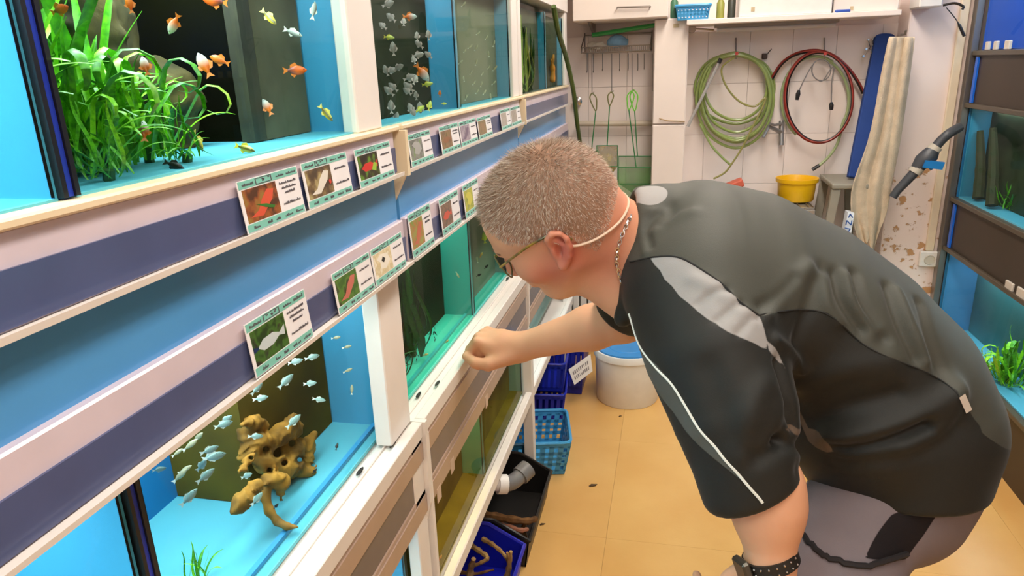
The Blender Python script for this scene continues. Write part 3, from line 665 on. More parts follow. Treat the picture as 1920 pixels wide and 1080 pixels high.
hand_net('small net with an olive yellow bag, middle of the nets', (1146, 172), 26, 1143, ((1119, 273), (1158, 312)), .05, wg, wolive, nety, 3.225)
hand_net('large green net hanging in front of its twin', (1184, 170), 36, 1179, ((1158, 314), (1228, 372)), .06, wg, wlime, netg, 3.215)
hand_net('large green net hanging behind its twin, hoop set higher', (1188, 168), 40, 1190, ((1160, 293), (1231, 345)), .05, wg, wlime, netg, 3.24)

# hoses
hg = mat('hose_pale_green', (150, 168, 96), .25, .6, noise=.12, nscale=14); hg2 = mat('hose_olive', (150, 146, 84), .3, .5); hr = mat('hose_red', (140, 44, 38), .35, .5); hk = mat('hose_black', (34, 26, 26), .4)
def cq(cx, cy, y=None): return at(1280+cx*.2685, 60+cy*.2685, y or 3.36)
def hang(name, label, m, pts, r, cat='hose', n=7, group=None):
    b = MB(); b.tube(curve(pts, n), r, 8); return tag(b.build(name, m, None, True), label, cat, group)
HR = random.Random(4); pts = []
loops = [(372, 155, 205, 640, 85, 640), (372, 150, 110, 745, 110, 625), (375, 165, 160, 700, 140, 600), (370, 145, 90, 810, 95, 635), (372, 160, 180, 615, 150, 590), (374, 150, 100, 770, 120, 615), (372, 158, 150, 760, 130, 610)]
for i, (tx, ty, _, by, xl_, xr_) in enumerate(loops):
    mx_ = (xl_+xr_)/2; mh = ty+(by-ty)*.5; yy = 3.365-.009*i
    pts += [cq(tx+HR.uniform(-6, 6), ty, yy), cq(xr_-(xr_-mx_)*.25, ty+(by-ty)*.14, yy), cq(xr_, mh, yy), cq(xr_-(xr_-mx_)*.30, ty+(by-ty)*.85, yy), cq(mx_+5, by, yy), cq(xl_+(mx_-xl_)*.30, ty+(by-ty)*.85, yy), cq(xl_, mh, yy), cq(xl_+(mx_-xl_)*.28, ty+(by-ty)*.14, yy)]
hang('hose_coil', 'big coil of pale green hose on the left hook', hg, pts, .0062)
hang('thin_hose', 'thin olive hose draped inside the green coil with a loose end', hg2, [cq(372, 170, 3.29), cq(275, 250, 3.29), cq(300, 370, 3.285), cq(390, 480, 3.285), cq(500, 520, 3.285), cq(575, 460, 3.288), cq(560, 520, 3.285), cq(500, 640, 3.28), cq(420, 800, 3.28), cq(340, 925, 3.28), cq(290, 985, 3.28), cq(215, 1025, 3.28)], .0042)
hang('thin_hose', 'green hose tail crossing the olive one below the coil', hg, [cq(120, 640, 3.30), cq(200, 790, 3.30), cq(270, 870, 3.298), cq(330, 925, 3.295)], .0052)
p0, p1 = cq(265, 190, 3.27), cq(35, 660, 3.25); b = MB(); b.tube([p0, p1], .0065, 8); w_ = b.build('siphon_tube', mat('tube_clear_grey', (176, 172, 168), .25), None, True); tag(w_, 'straight grey siphon tube leaning across the green coil', 'tube')
b = MB(); b.tube([p0+(p0-p1)*.01, p0+(p1-p0)*.06], .0085, 8); b.build('tube_cap', blk, w_, True)
for nm, cx, l in (('hook', 372, 'steel wall hook of the green coil with a red tie'), ('hook', 990, 'steel wall hook of the red hose')):
    t = thing('wall_hook', cq(cx, 120, 3.37), l, 'hook', 'wall hooks'); b = MB(); b.tube([cq(cx, 40, 3.383), cq(cx, 150, 3.375), cq(cx, 185, 3.31), cq(cx, 150, 3.27)], .003, 6); b.build('hook_wire', steel, t, True)
    b = MB(); b.obox(cq(cx+6, 150, 3.265), (.006, 0, 0), (0, .003, 0), (0, 0, .006)); b.build('tie', mat('tie_red', (190, 60, 50), .5), t)
def ellp(cx, cy, rx, ry, a0, a1, n, y0, y1): return [cq(cx+rx*math.cos(math.radians(a)), cy-ry*math.sin(math.radians(a)), y0+(y1-y0)*i/(n-1)) for i, a in enumerate(np.linspace(a0, a1, n))]
pr_ = ellp(950, 460, 240, 320, 245, -280, 34, 3.30, 3.335)
rp = [cq(615, 330, 3.35), cq(690, 215, 3.345), cq(800, 145, 3.34), cq(930, 125, 3.33), cq(1040, 150, 3.325), cq(1140, 220, 3.32)]
t = thing('red_hose', cq(950, 780, 3.33), 'dark red and black hose coiled on the right hook', 'hose')
for k, (m_, dx, dy) in enumerate(((hr, 0, 0), (hk, 10, 0), (mat('hose_red_light', (176, 76, 66), .35), 5, -.006))):
    b = MB(); b.tube(curve(ellp(950+dx*.4, 455, 240-dx, 320-dx, 230, -130, 30, 3.32+dy, 3.325+dy), 2), .0050 if k < 2 else .0026, 6); b.build('hose_stripe', m_, t, True)
for k, (m_, d) in enumerate(((hr, 0), (hk, 12), (mat('hose_red_light', (176, 76, 66), .35), 6))):
    b = MB(); b.tube(curve([cq(610+d, 335, 3.35), cq(690+d*.7, 215+d*.5, 3.345), cq(800, 145+d, 3.335), cq(940, 125+d, 3.325-.004*k), cq(1060, 165+d, 3.32), cq(1160-d, 250, 3.325), cq(1230-d, 350, 3.335), cq(1268-d, 430, 3.34)], 5), .0050 if k < 2 else .0026, 6); b.build('hose_stripe', m_, t, True)
hang('pale_hose', 'pale green hose behind the red one with a black end', mat('hose_pale', (160, 176, 126), .3, .5), ellp(930, 470, 240, 300, 60, 235, 14, 3.345, 3.35)[::1], .0062)
hh = hang('pale_hose_tail', 'pale green hose tail with black tip under the red coil', mat('hose_pale', (160, 176, 126), .3, .5), ellp(930, 470, 230, 290, 75, -35, 10, 3.352, 3.35)+[cq(1080, 780, 3.345), cq(1020, 870, 3.34), cq(945, 940, 3.335)], .0062)
b = MB(); b.tube([cq(955, 930, 3.335), cq(905, 962, 3.333)], .008, 8); b.build('tip', blk, hh, True)
t = thing('cord_with_plugs', cq(975, 340, 3.29), 'grey cord in a small loop with two black plugs hanging', 'cord')
cg = mat('cord_grey', (130, 124, 122), .5); b = MB(); b.tube(curve([cq(800, 440, 3.285), cq(850, 330, 3.285), cq(900, 240, 3.285)]+ellp(968, 265, 66, 75, 165, 640, 18, 3.286, 3.28)+[cq(1052, 240, 3.28), cq(1040, 360, 3.28), cq(1038, 490, 3.28)], 4), .0026, 6); b.build('cord', cg, t, True)
for (x0_, y0_, x1_, y1_) in ((812, 405, 798, 475), (1038, 490, 1038, 545)): b = MB(); b.tube([cq(x0_, y0_, 3.28), cq((x0_*.6+x1_*.4), y0_*.6+y1_*.4, 3.28), cq(x1_, y1_, 3.28)], [.005, .010, .007], 8); b.build('plug', blk, t, True)
t = thing('faucet', cq(660, 680, 3.33), 'grey lever tap on the tiles between the coils', 'tap')
b = MB(); b.tube([cq(690, 620, 3.36), cq(690, 790, 3.34)], .011, 10); b.tube([cq(690, 700, 3.35), cq(600, 660, 3.31), cq(560, 735, 3.28)], [.010, .009, .007], 8); b.build('tap_body', mat('tap_grey', (160, 156, 154), .3, metal=.6), t, True)
b = MB(); b.tube([cq(690, 640, 3.34), cq(640, 650, 3.31), cq(610, 640, 3.29)], .006, 8); b.build('lever', mat('tap_grey', (160, 156, 154), .3, metal=.6), t, True)
t = thing('socket_plug', cq(572, 168, 3.37), 'small dark brown plug on the tiles between the hooks', 'plug'); b = MB(); b.obox(cq(572, 168, 3.372), (.011, 0, 0), (0, .012, 0), (0, 0, .011)); b.build('plug_body', mat('plug_brown', (62, 40, 36), .5), t, bevel=.002); b = MB(); b.tube([cq(590, 155, 3.372), cq(620, 118, 3.378)], .002, 5); b.build('cord', blk, t)
t = thing('metal_clamp', cq(1310, 100, 3.37), 'shiny metal clamp cluster beside the blue board', 'clamp')
for i, (dx, dy) in enumerate(((-15, -55), (20, -60), (20, -25), (-30, 10), (-50, 60), (10, 30))): b = MB(); b.lathe([(.0045, -.004), (.006, 0), (.0045, .004)], cq(1310+dx, 110+dy, 3.36-.004*i), 10, (.3, -1, .2)); b.tube([cq(1310+dx, 110+dy, 3.36), cq(1310, 110, 3.375)], .0022, 5); b.build('clamp_arm', chrome, t, True)
# radiator low on the wall
ra, rb_ = at(1062, 560, 3.33), at(1215, 535, 3.33); zt_ = at(1110, 535, 3.33)[2]+.06; b = MB()
t = thing('radiator', ((ra[0]+rb_[0])/2, 3.33, .10), 'white ribbed radiator under the nets, seen below the chin', 'radiator')
x = ra[0]-.04
while x < rb_[0]: b = MB(); b.box(x, x+.030, 3.31, 3.375, .10, zt_); b.build('rib', wpl, t, bevel=.004); x += .0375
b = MB(); b.box(ra[0]-.05, rb_[0]+.02, 3.35, 3.384, .08, .10); b.build('bracket', wpl, t)

# sink unit with the yellow tub, tray and dustpan
SY0, SY1 = 3.06, 3.384; st = at(1497, 386, 3.12)[2]; xs0, xs1 = at(1330, 372, 3.12)[0], at(1528, 386, 3.08)[0]
t = thing('sink_unit', ((xs0+xs1)/2, 3.2, 0), 'white sink unit below the hoses, behind the man\'s back', 'cabinet')
b = MB(); b.box(xs0, xs1-.012, SY0+.01, SY1, 0, st-.03); b.build('cabinet_body', cab, t, bevel=.003); b = MB(); b.box(xs0-.005, xs1, SY0, SY1, st-.028, st-.004); b.build('worktop', mat('worktop_steel', (176, 172, 168), .3, metal=.7), t, bevel=.003)
b = MB(); r_ = .0035; zz = st+.0
b.tube([(xs0+.02, SY0+.01, zz), (xs1-.004, SY0+.01, zz), (xs1-.004, SY1-.03, zz), (xs0+.02, SY1-.03, zz)], r_, 6, closed=True)
for i in range(12): x = xs0+.03+(xs1-xs0-.05)*i/11; b.tube([(x, SY0+.01, zz), (x, SY1-.03, zz)], .002, 5)
tag(b.build('wire_tray', steel, None, True, kind='stuff'), 'wire tray on the sink unit under the yellow tub', 'tray')
yel = mat('tub_yellow', (246, 190, 14), .35, .5); c = at(1497, 381, 3.16); rr = 36*float((c-CC) @ CM[2])/FPX; zz += .0035; hh_ = at(1497, 333, 3.16+rr)[2]-zz
t = thing('tub', (c[0], 3.16+rr, zz), 'round yellow plastic tub on the wire tray', 'tub')
b = MB(); b.lathe([(rr*.86, 0), (rr*.90, .004), (rr*.97, hh_*.82), (rr*1.06, hh_*.83), (rr*1.08, hh_), (rr*1.03, hh_), (rr*.94, hh_*.8), (rr*.84, .006), (0, .006)], (c[0], 3.16+rr, zz), 36); b.build('tub_body', yel, t, True)
c = at(1377, 352, 3.18); rd = mat('brush_red', (206, 96, 72), .5); b = MB(); p0 = at(1352, 362, 3.16); p1 = at(1388, 348, 3.16)
tag((b.obox((p0+p1)/2+[0, .02, .010], unit(p1-p0)*.055, (0, .035, 0), unit(np.cross(p1-p0, [0, 1, 0]))*.016), b.build('sponge', rd, bevel=.006, seg=2))[1], 'orange red block sponge propped on the tray', 'sponge')
for i, (px, l) in enumerate(((1405, 'dark algae scraper at the left of the tray'), (1430, 'black brush in the middle of the tray'), (1452, 'dark olive brush beside the yellow tub'))):
    c = at(px, 366, 3.2); b = MB(); b.obox((c[0], 3.2, zz+.009), (.022, .004, 0), (-.008, .06, 0), (0, 0, .0085)); t = b.build('scrub_brush', mat('brush_dark_%d' % i, [(52, 50, 44), (36, 36, 34), (74, 76, 56)][i], .6), bevel=.003); tag(t, l, 'brush', 'brushes on the tray')
# grey step stool, blue board, towel, label bag
sg = mat('stool_grey', (150, 144, 130), .5); a_ = at(1560, 338, 3.12); e_ = at(1612, 330, 3.12); zt_ = at(1580, 340, 3.15)[2]
x0_, x1_ = a_[0]-.005, e_[0]+.03
t = thing('step_stool', ((x0_+x1_)/2, 3.2, 0), 'grey plastic step stool in the corner under the blue board', 'stool')
b = MB(); b.box(x0_, x1_, 3.08, 3.36, zt_-.022, zt_); b.build('step_top', sg, t, bevel=.006, seg=2)
for sx_ in (0, 1):
    for sy_ in (3.10, 3.335): 
        xx = x0_+.02 if sx_ == 0 else x1_-.02; b = MB(); b.prism([(xx-.018, sy_-.012, zt_-.022), (xx+.018, sy_-.012, zt_-.022), (xx+.014+(sx_-.5)*.16, sy_-.012, 0), (xx-.014+(sx_-.5)*.16, sy_-.012, 0)], (0, .024, 0)); b.build('leg', sg, t, bevel=.003)
b = MB(); b.box(x0_+.0, x1_-.0, 3.11, 3.33, zt_*.52, zt_*.52+.02); b.build('lower_step', sg, t, bevel=.003)
bl = mat('board_blue', (46, 74, 142), .7, .2, noise=.1); z0_ = zt_+.001
pA, pB, pC, pD = at(1590, 331, 3.18), at(1622, 335, 3.18), at(1679, 68, 3.345), at(1642, 68, 3.345)
n_ = unit(np.cross(pB-pA, pD-pA)); n_ = n_ if n_[1] < 0 else -n_
dz_ = z0_-min(pA[2], pB[2]); 
def edge(a, b_, k=6): return [a+(b_-a)*i/k for i in range(k+1)]
top = [pD+(pC-pD)*(.5-.5*math.cos(s))*1.0+(pD-pA)*.025*math.sin(s) for s in np.linspace(0, PI, 9)]
b = MB(); b.prism([pA, pB]+top[::-1], -n_*.03); tag(b.build('padded_board', bl, bevel=.005, seg=2), 'long blue padded board leaning in the corner beside the towel', 'board')
# beige towel draped over the pillar's edge
rows = [(68, 1668, 1716), (90, 1664, 1713), (150, 1650, 1704), (210, 1640, 1695), (270, 1626, 1686), (320, 1606, 1676), (360, 1592, 1668), (400, 1594, 1664), (430, 1604, 1650), (465, 1618, 1640)]
vs = []; nu = 28
for j, (py, xa, xb) in enumerate(rows):
    for i in range(nu):
        u = i/(nu-1); y = 3.10-.016*(.5+.5*math.sin(u*9+j*.35))-.006*math.sin(u*19-j*.6)-.03*(j/9)*(1-u)
        jag = (14*math.sin(u*9+1)+8*math.sin(u*21)) if j >= 7 else 0
        vs.append(at(xa+(xb-xa)*u, py+jag*(j-6)/3*(1 if j >= 7 else 0), y))
fs = [(j*nu+i, j*nu+i+1, (j+1)*nu+i+1, (j+1)*nu+i) for j in range(len(rows)-1) for i in range(nu-1)]
b = MB(); b.add(vs, fs); o = b.build('towel', mat('towel_beige', (214, 194, 168), .95, .1, noise=.20, nscale=20, bump=.6, bscale=220), None, True); sd = o.modifiers.new('thick', 'SOLIDIFY'); sd.thickness = .006; ss = o.modifiers.new('sub', 'SUBSURF'); ss.levels = 1; ss.render_levels = 1
tag(o, 'worn beige towel hanging down the edge of the flaking wall', 'towel')
p = at(1692, 70, 3.13); b = MB(); b.tube([p+[0, .02, .01], p+[0, -.03, .01], p+[0, -.035, .025]], .004, 6); tag(b.build('towel_hook', steel, None, True), 'small hook holding the beige towel', 'hook')
c = at(1591, 420, 3.02); t = thing('printed_bag', c-[0, 0, .06], 'white printed bag with blue letters below the towel', 'bag'); q_ = [at(1582, 440, 3.02), at(1595, 443, 3.02), at(1602, 400, 3.04), at(1590, 398, 3.04)]
b = MB(); b.prism([x for x in q_], (0.0, .05, 0)); b.prism([q_[0]+[0, .002, 0], q_[1]+[0, .002, 0], q_[1]*[1, 1, 0]+[0.01, .002, zt_*.52+.021], q_[0]*[1, 1, 0]+[-.01, .002, zt_*.52+.021]], (0, .046, 0)); b.build('bag_body', mat('bag_white', (226, 230, 236), .5), t)
blu = mat('bag_blue', (36, 84, 160), .5)
def glyph(px, py, s, strokes):
    mb = MB()
    for (x0, y0), (x1, y1) in strokes:
        a, d = at(px+x0*s, py+y0*s, 3.0195), at(px+x1*s, py+y1*s, 3.0195); mb.tube([a+[0, -.001, 0], d+[0, -.001, 0]], .0022, 4)
    mb.build('letter', blu, t, kind='stuff')
glyph(1587, 432, 8, [((-.4, -.6), (.9, -.3)), ((.9, -.3), (.0, .7))]); glyph(1590, 418, 8, [((-.5, .5), (-.3, -.6)), ((-.3, -.6), (.7, .5)), ((.7, .5), (.9, -.6))]); glyph(1594, 405, 8, [((-.4, .4), (0, -.5)), ((0, -.5), (.6, .4))])
# socket and conduit on the pillar
p = at(1738, 484, PY-.001); t = thing('wall_socket', p-[0, 0, .03], 'white wall socket low on the flaking pillar', 'socket'); b = MB(); b.box(p[0]-.034, p[0]+.034, PY-.022, PY, p[2]-.034, p[2]+.034); b.build('socket_plate', wpl, t, bevel=.004)
b = MB(); b.lathe([(.022, 0), (.020, .003), (.015, -.004), (0, -.004)], p+[.004, -.022, -.002], 18, (0, -1, 0)); b.build('socket_well', mat('socket_shade', (206, 196, 180), .4), t, True)
for dx in (-.006, .007): b = MB(); b.lathe([(.003, .0), (0, .0012)], p+[.004+dx, -.0185, -.002], 8, (0, -1, 0)); b.build('socket_hole', blk, t)
b = MB(); b.box(p[0]-.014, p[0]+.018, PY-.016, PY, p[2]+.036, 1.75); tag(b.build('cable_duct', mat('duct_cream', (236, 218, 190), .45), bevel=.003), 'cream vertical cable duct above the wall socket', 'duct')
# grey valve pipe with a blue tap
t = thing('valve_pipe', at(1725, 320, 3.04), 'dark grey pipe with a blue valve tap sloping across the pillar', 'pipe')
dg_ = mat('pipe_dark', (70, 72, 78), .4); y = 3.06
b = MB(); b.tube([at(1674, 370, y), at(1682, 358, y), at(1716, 322, y)], [.016, .016, .019], 10); b.build('spigot', dg_, t, True)
b = MB(); b.tube([at(1714, 324, y), at(1722, 314, y)], .025, 12); b.build('collar', mat('collar_pale', (196, 186, 170), .4), t, True)
b = MB(); b.tube([at(1718, 318, y), at(1730, 302, y), at(1744, 290, y), at(1752, 278, y)], [.023, .032, .033, .022], 12); b.build('valve_body', dg_, t, True)
b = MB(); b.tube([at(1738, 300, y-.012), at(1752, 314, y-.02)], [.018, .017], 10); b.obox(at(1750, 309, y-.03), (.034, 0, -.004), (0, .010, 0), (.003, 0, .014)); b.build('tap_handle', mat('tap_blue', (30, 126, 200), .4), t, True, kind='stuff')
b = MB(); b.tube([at(1748, 283, y), at(1756, 274, y)], .025, 12); b.build('collar', mat('collar_pale', (196, 186, 170), .4), t, True)
b = MB(); b.tube(curve([at(1752, 278, y), at(1766, 262, y), at(1780, 250, y), at(1800, 238, y+.02)], 4), .018, 10); b.build('pipe_bend', dg_, t, True)
# black bracket with a cable, top right
t = thing('cable_bracket', at(1790, 30, 3.10), 'black bracket with a loose cable at the top of the pillar', 'bracket')
b = MB(); b.tube(curve([at(1768, 10, 3.13), at(1790, 6, 3.12), at(1806, 12, 3.11), at(1804, 18, 3.11)], 4), .005, 6); b.build('bracket_arm', blk, t, True)
b = MB(); b.tube(curve([at(1774, 14, 3.125), at(1786, 28, 3.12), at(1796, 42, 3.12), at(1808, 68, 3.12)], 4), [.002]*9+[.006]*4, 6); b.build('cable_end', blk, t, True)
b = MB(); p = at(1752, 2, 3.12); b.box(p[0]-.05, p[0]+.03, 3.12, PY, p[2]-.02, p[2]+.1); tag(b.build('junction_box', wpl, bevel=.004), 'white junction box at the top of the pillar', 'box')
# ================================================================== rack on the right with brown boards
QX = 1.125
brn = mat('board_brown', (66, 54, 44), .45, .4, noise=.12, nscale=7); alu = mat('aluminium', (150, 146, 142), .35, .5, metal=.8); brn2 = mat('shelf_brown', (84, 74, 62), .35, .5)
led = mat('blue_acrylic', (30, 110, 230), .3, .5)
t = RR = thing('aquarium_rack', (1.45, 2.0, 0), 'brown fronted aquarium rack along the right wall', 'rack')
Y0, Y1 = .70, 3.19
b = MB(); b.box(QX-.006, QX+.020, Y1+.005, Y1+.045, 0, 2.1); b.build('corner_post', alu, t, bevel=.002)
for za, zb, nm in ((.0, .232, 'base_board'), (.615, .805, 'fascia_board'), (1.195, 1.375, 'fascia_board'), (1.78, 2.0, 'fascia_board')):
    b = MB(); b.box(QX+.012, QX+.028, Y0, Y1, za, zb); b.build(nm, brn, t)
for za in (.225, .600, .805, 1.180, 1.375, 1.765):
    b = MB(); b.box(QX, QX+.48, Y0, Y1+.003, za, za+.018); b.build('shelf_edge', brn2, t, bevel=.002)
b = MB(); b.box(QX+.48, QX+.49, Y0, Y1, 0, 2.0); b.build('back_board', brn, t)
for za, zb in ((.62, .80), (1.20, 1.37)):
    b = MB(); b.box(QX+.004, QX+.011, Y1-.05, Y1-.028, za, zb); b.build('blue_strip', led, t)
b = MB(); b.box(QX+.02, QX+.47, Y1-.012, Y1, .24, .60); b.box(QX+.02, QX+.47, Y1-.012, Y1, .825, 1.18); b.build('end_panel', blue2, t, kind='stuff')
bluev = mat('violet_blue_film', (66, 96, 190), .5); tq_ = mat('turquoise_film', (84, 190, 200), .5); bk = mat('back_teal', (70, 130, 150), .6, noise=.15)
wood_b = mat('back_bog', (60, 70, 44), .6, noise=.3)
def rtank(label, y0, y1, z0, z1, side, back, base, light, lcol=(.9, .97, 1), box=None):
    t = thing('aquarium', (QX+.2, (y0+y1)/2, z0-.006), label, 'aquarium', 'tanks in the right rack'); xg, xb = QX+.018, QX+.40
    b = MB(); b.box(xg, xg+.005, y0, y1, z0, z1); b.build('front_pane', paneg, t)
    b = MB(); b.box(xg+.005, xb, y0, y1, z0-.006, z0); b.build('base_panel', base, t)
    b = MB(); b.box(xb, xb+.005, y0, y1, z0-.006, z1); b.build('back_panel', back, t)
    for ya, m_ in ((y0, side), (y1-.005, side)): b = MB(); b.box(xg+.0055, xb, ya, ya+.005, z0, z1); b.build('side_panel', m_, t)
    b = MB(); b.box(xg+.006, xb-.001, y0+.0055, y1-.0055, z0+.001, z1-.02); b.build('water', wat, t)
    if box: b = MB(); b.box(xg+box, xb-.001, y0+.008, y1-.008, z0+.001, z1-.004); b.build('background_panel', back, t)
    b = MB(); b.box(xg-.001, xg+.008, y0-.003, y0+.003, z0, z1); b.build('silicone_joint', silic, t)
    area('tank_lamp_light', ((xg+xb)/2, (y0+y1)/2, z1-.003), .26, (y1-y0)*.85, light, lcol); return t
lowb = mat('low_blue', (80, 150, 206), .5)
rtank('lowest right tank with leafy green plant and pale blue floor', 2.05, 3.172, .250, .598, lowb, mat('back_teal_band', (50, 120, 130), .6, col2=(80, 150, 160), nscale=3), mat('base_skyblue', (120, 204, 236), .5), 7, box=.12)
rtank('middle right tank with dark bog wood posts', 2.43, 3.172, .828, 1.178, blue, wood_b, mat('base_skyblue', (120, 204, 236), .5), 7, box=.075)
rtank('middle right tank nearer the camera, behind its black joint', 1.50, 2.42, .828, 1.178, mat('seagreen_film', (120, 180, 180), .5), bk, mat('base_skyblue', (120, 204, 236), .5), 6)
rtank('top right tank with violet blue walls', 1.50, 3.172, 1.398, 1.76, bluev, bluev, mat('base_deepblue', (60, 90, 170), .5), 6, (.7, .8, 1))
bogm = mat('bogwood', (70, 62, 40), .8, col2=(50, 60, 30), nscale=30, bump=.4)
for px, py0, py1, x, l in ((1838, 245, 372, QX+.055, 'dark upright bog wood post left in the middle right tank'), (1862, 240, 392, QX+.045, 'mossy upright post right in the middle right tank')):
    p0, p1 = Xp(px, py0, x), Xp(px-4, py1, x); zb = .8285; p1 = np.array([p1[0], p1[1], zb+.012]); b = MB(); b.tube(curve([p1, p1*.5+p0*.5+[.008, .01, 0], p0], 5), [.022, .020, .021, .018, .02, .017, .018, .016, .015, .014, .012][:11], 8); tag(b.build('bogwood_post', bogm, None, True), l, 'driftwood', 'bogwood posts')
# ================================================================== cards in the rails
mint = mat('card_mint', (128, 196, 178), .35); cardw = mat('card_white', (240, 236, 236), .35); ink = mat('card_ink', (84, 80, 86), .6)
def photo_mat(name, c1, c2, c3, sc_=60):
    m = mat(name, c1, .3, .5); nt = m.node_tree; N = nt.nodes; L = nt.links
    tc = N.new('ShaderNodeTexCoord'); n = N.new('ShaderNodeTexNoise'); n.inputs['Scale'].default_value = sc_; n.inputs['Detail'].default_value = 3; L.new(tc.outputs['Object'], n.inputs['Vector'])
    r = N.new('ShaderNodeValToRGB'); e = r.color_ramp.elements; e[0].position = .38; e[0].color = lin(c1); e[1].position = .62; e[1].color = lin(c3); q = e.new(.5); q.color = lin(c2)
    L.new(n.outputs[0], r.inputs[0]); L.new(r.outputs[0], N['Principled BSDF'].inputs['Base Color']); return m
CRND = random.Random(11)
def card(label, tl, tr, zb, photo, fishcol, shape=0, extra=None, lines=4):
    a, b_ = Xp(*tl, RX+.004), Xp(*tr, RX+.004); y0, y1 = a[1], b_[1]; zt = (a[2]+b_[2])/2; zb = zb+.0065
    w, h = y1-y0, zt-zb
    O = np.array([RX+.0062, y0, zb]); up = np.array([-.0055, 0, h]); rt = np.array([0, w, 0]); n = unit(np.cross(rt, up)); n = n if n[0] > 0 else -n
    t = thing('fish_label_card', O+rt*.5, label, 'label card', 'cards in the rack rails')
    def q(u0, u1, v0, v1, d0, d1, m, name, kind=None):
        mb = MB(); c = [O+rt*u+up*v+n*d0 for u, v in ((u0, v0), (u1, v0), (u1, v1), (u0, v1))]; mb.prism(c, n*(d1-d0)); return mb.build(name, m, t, kind=kind)
    q(0, 1, 0, 1, -.0008, 0, cardw, 'card')
    q(.015, .985, .84, .985, 0, .0003, mint, 'header_band'); q(.015, .985, .02, .165, 0, .0003, mint, 'footer_band')
    q(.045, .575, .185, .82, 0, .0003, photo, 'photo')
    def marks(u0, u1, v0, v1, d=.0004, name='text_line', dens=7):
        mb = MB(); u = u0; st = (u1-u0)/dens
        for i in range(dens):
            for k in range(2):
                hh = (v1-v0)*CRND.uniform(.35, .95); uu = u+st*(.08+.5*k)
                c = [O+rt*x+up*y+n*d for x, y in ((uu, v0), (uu+st*.36, v0), (uu+st*.36, v0+hh), (uu, v0+hh))]; mb.prism(c, n*.0002)
            u += st
        mb.build(name, ink, t, kind='stuff')
    marks(.06, .24, .885, .945, dens=5); marks(.60, .74, .885, .93, dens=5); marks(.78, .95, .885, .955, dens=4)
    mb = MB()
    for x0_, x1_, y0_, y1_ in ((.27, .53, .855, .868), (.27, .53, .962, .975), (.27, .282, .868, .962), (.518, .53, .868, .962)):
        mb.prism([O+rt*x+up*y+n*.0004 for x, y in ((x0_, y0_), (x1_, y0_), (x1_, y1_), (x0_, y1_))], n*.0002)
    for _ in range(5):
        cx, cy = CRND.uniform(.31, .49), CRND.uniform(.885, .945); mb.prism([O+rt*(cx+.018*math.cos(k*PI/3))+up*(cy+.014*math.sin(k*PI/3))+n*.0004 for k in range(6)], n*.0002)
    mb.build('picture_box', ink, t, kind='stuff')
    for u0, u1 in ((.10, .20), (.32, .40), (.46, .54), (.62, .76), (.82, .95)): marks(u0, u1, .06, .125, dens=3)
    rows = {4: ((.63, .93, .72), (.66, .92, .62), (.70, .88, .52), (.64, .95, .30)), 2: ((.66, .93, .66), (.64, .95, .32)), 3: ((.64, .94, .70), (.68, .90, .60), (.64, .94, .30))}[lines]
    for u0, u1, v in rows: marks(u0, u1, v, v+.055)
    # the fish in the picture
    def shp(pts, c, d, nm='pictured_fish'):
        mb = MB(); mb.prism([O+rt*(.045+.53*x)+up*(.185+.635*y)+n*d for x, y in pts], n*.0001); mb.build(nm, mat('print_%d_%d_%d' % c, c, .3), t)
    if shape == 0: shp([(.12, .45), (.3, .62), (.6, .64), (.78, .52), (.95, .66), (.93, .36), (.76, .44), (.55, .30), (.28, .30)], fishcol, .0004)
    elif shape == 1: shp([(.1, .15), (.35, .3), (.5, .6), (.7, .85), (.9, .8), (.8, .5), (.62, .3), (.45, .1)], fishcol, .0004)
    else: shp([(.15, .75), (.4, .9), (.75, .8), (.9, .45), (.6, .2), (.3, .3), (.35, .55)], fishcol, .0004)
    if extra: shp(extra[0], extra[1], .00055)
    return t
zu, zl = 1.234, 1.080
card('card with orange red fish photo, leftmost on the upper rail', (447, 340), (560, 312), zu, photo_mat('ph1', (84, 54, 36), (150, 84, 46), (150, 116, 56)), (214, 88, 62), 1, ([(.3, .5), (.6, .42), (.85, .28), (.8, .22), (.55, .32)], (60, 120, 50)), 4)
card('card with white fish among brown stems, second on upper rail', (567, 306), (652, 285), zu, photo_mat('ph2', (82, 66, 50), (120, 98, 66), (176, 160, 110)), (226, 220, 206), 1, ([(.86, .3), (.94, .36), (.92, .5), (.84, .46)], (204, 66, 50)), 2)
card('card with red fish on dark green photo, third on upper rail', (667, 282), (733, 263), zu, photo_mat('ph3', (40, 30, 26), (62, 60, 30), (96, 140, 40)), (206, 50, 44), 0, ([(.6, .3), (.8, .2), (.9, .5), (.75, .6)], (150, 190, 60)), 2)
card('glossy card with grey green photo, just right of the cream end cap', (766, 253), (808, 243), zu, photo_mat('ph4', (110, 112, 104), (140, 140, 134), (120, 150, 84)), (170, 170, 166), 2, None, 2)
card('card with plain brown photo on the middle bay upper rail', (825, 238), (860, 229), zu, photo_mat('ph5', (120, 96, 74), (150, 120, 90), (110, 100, 60)), (150, 104, 74), 0, None, 3)
card('card with mauve photo on the middle bay upper rail', (862, 229), (893, 221), zu, photo_mat('ph6', (150, 136, 150), (176, 164, 176), (130, 120, 130)), (120, 104, 124), 1, None, 2)
card('card with olive brown photo, right of the mauve card', (896, 221), (921, 214), zu, photo_mat('ph7', (130, 116, 84), (150, 124, 96), (110, 110, 70)), (150, 120, 90), 2, None, 3)
card('faded card, left of the last two on the middle bay upper rail', (939, 206), (957, 202), zu, photo_mat('ph8', (170, 156, 146), (180, 170, 160), (160, 150, 140)), (180, 170, 160), 0, None, 2)
card('faded card, rightmost on the middle bay upper rail', (958, 202), (976, 197), zu, photo_mat('ph9', (160, 146, 138), (176, 166, 156), (150, 140, 130)), (170, 160, 150), 1, None, 2)
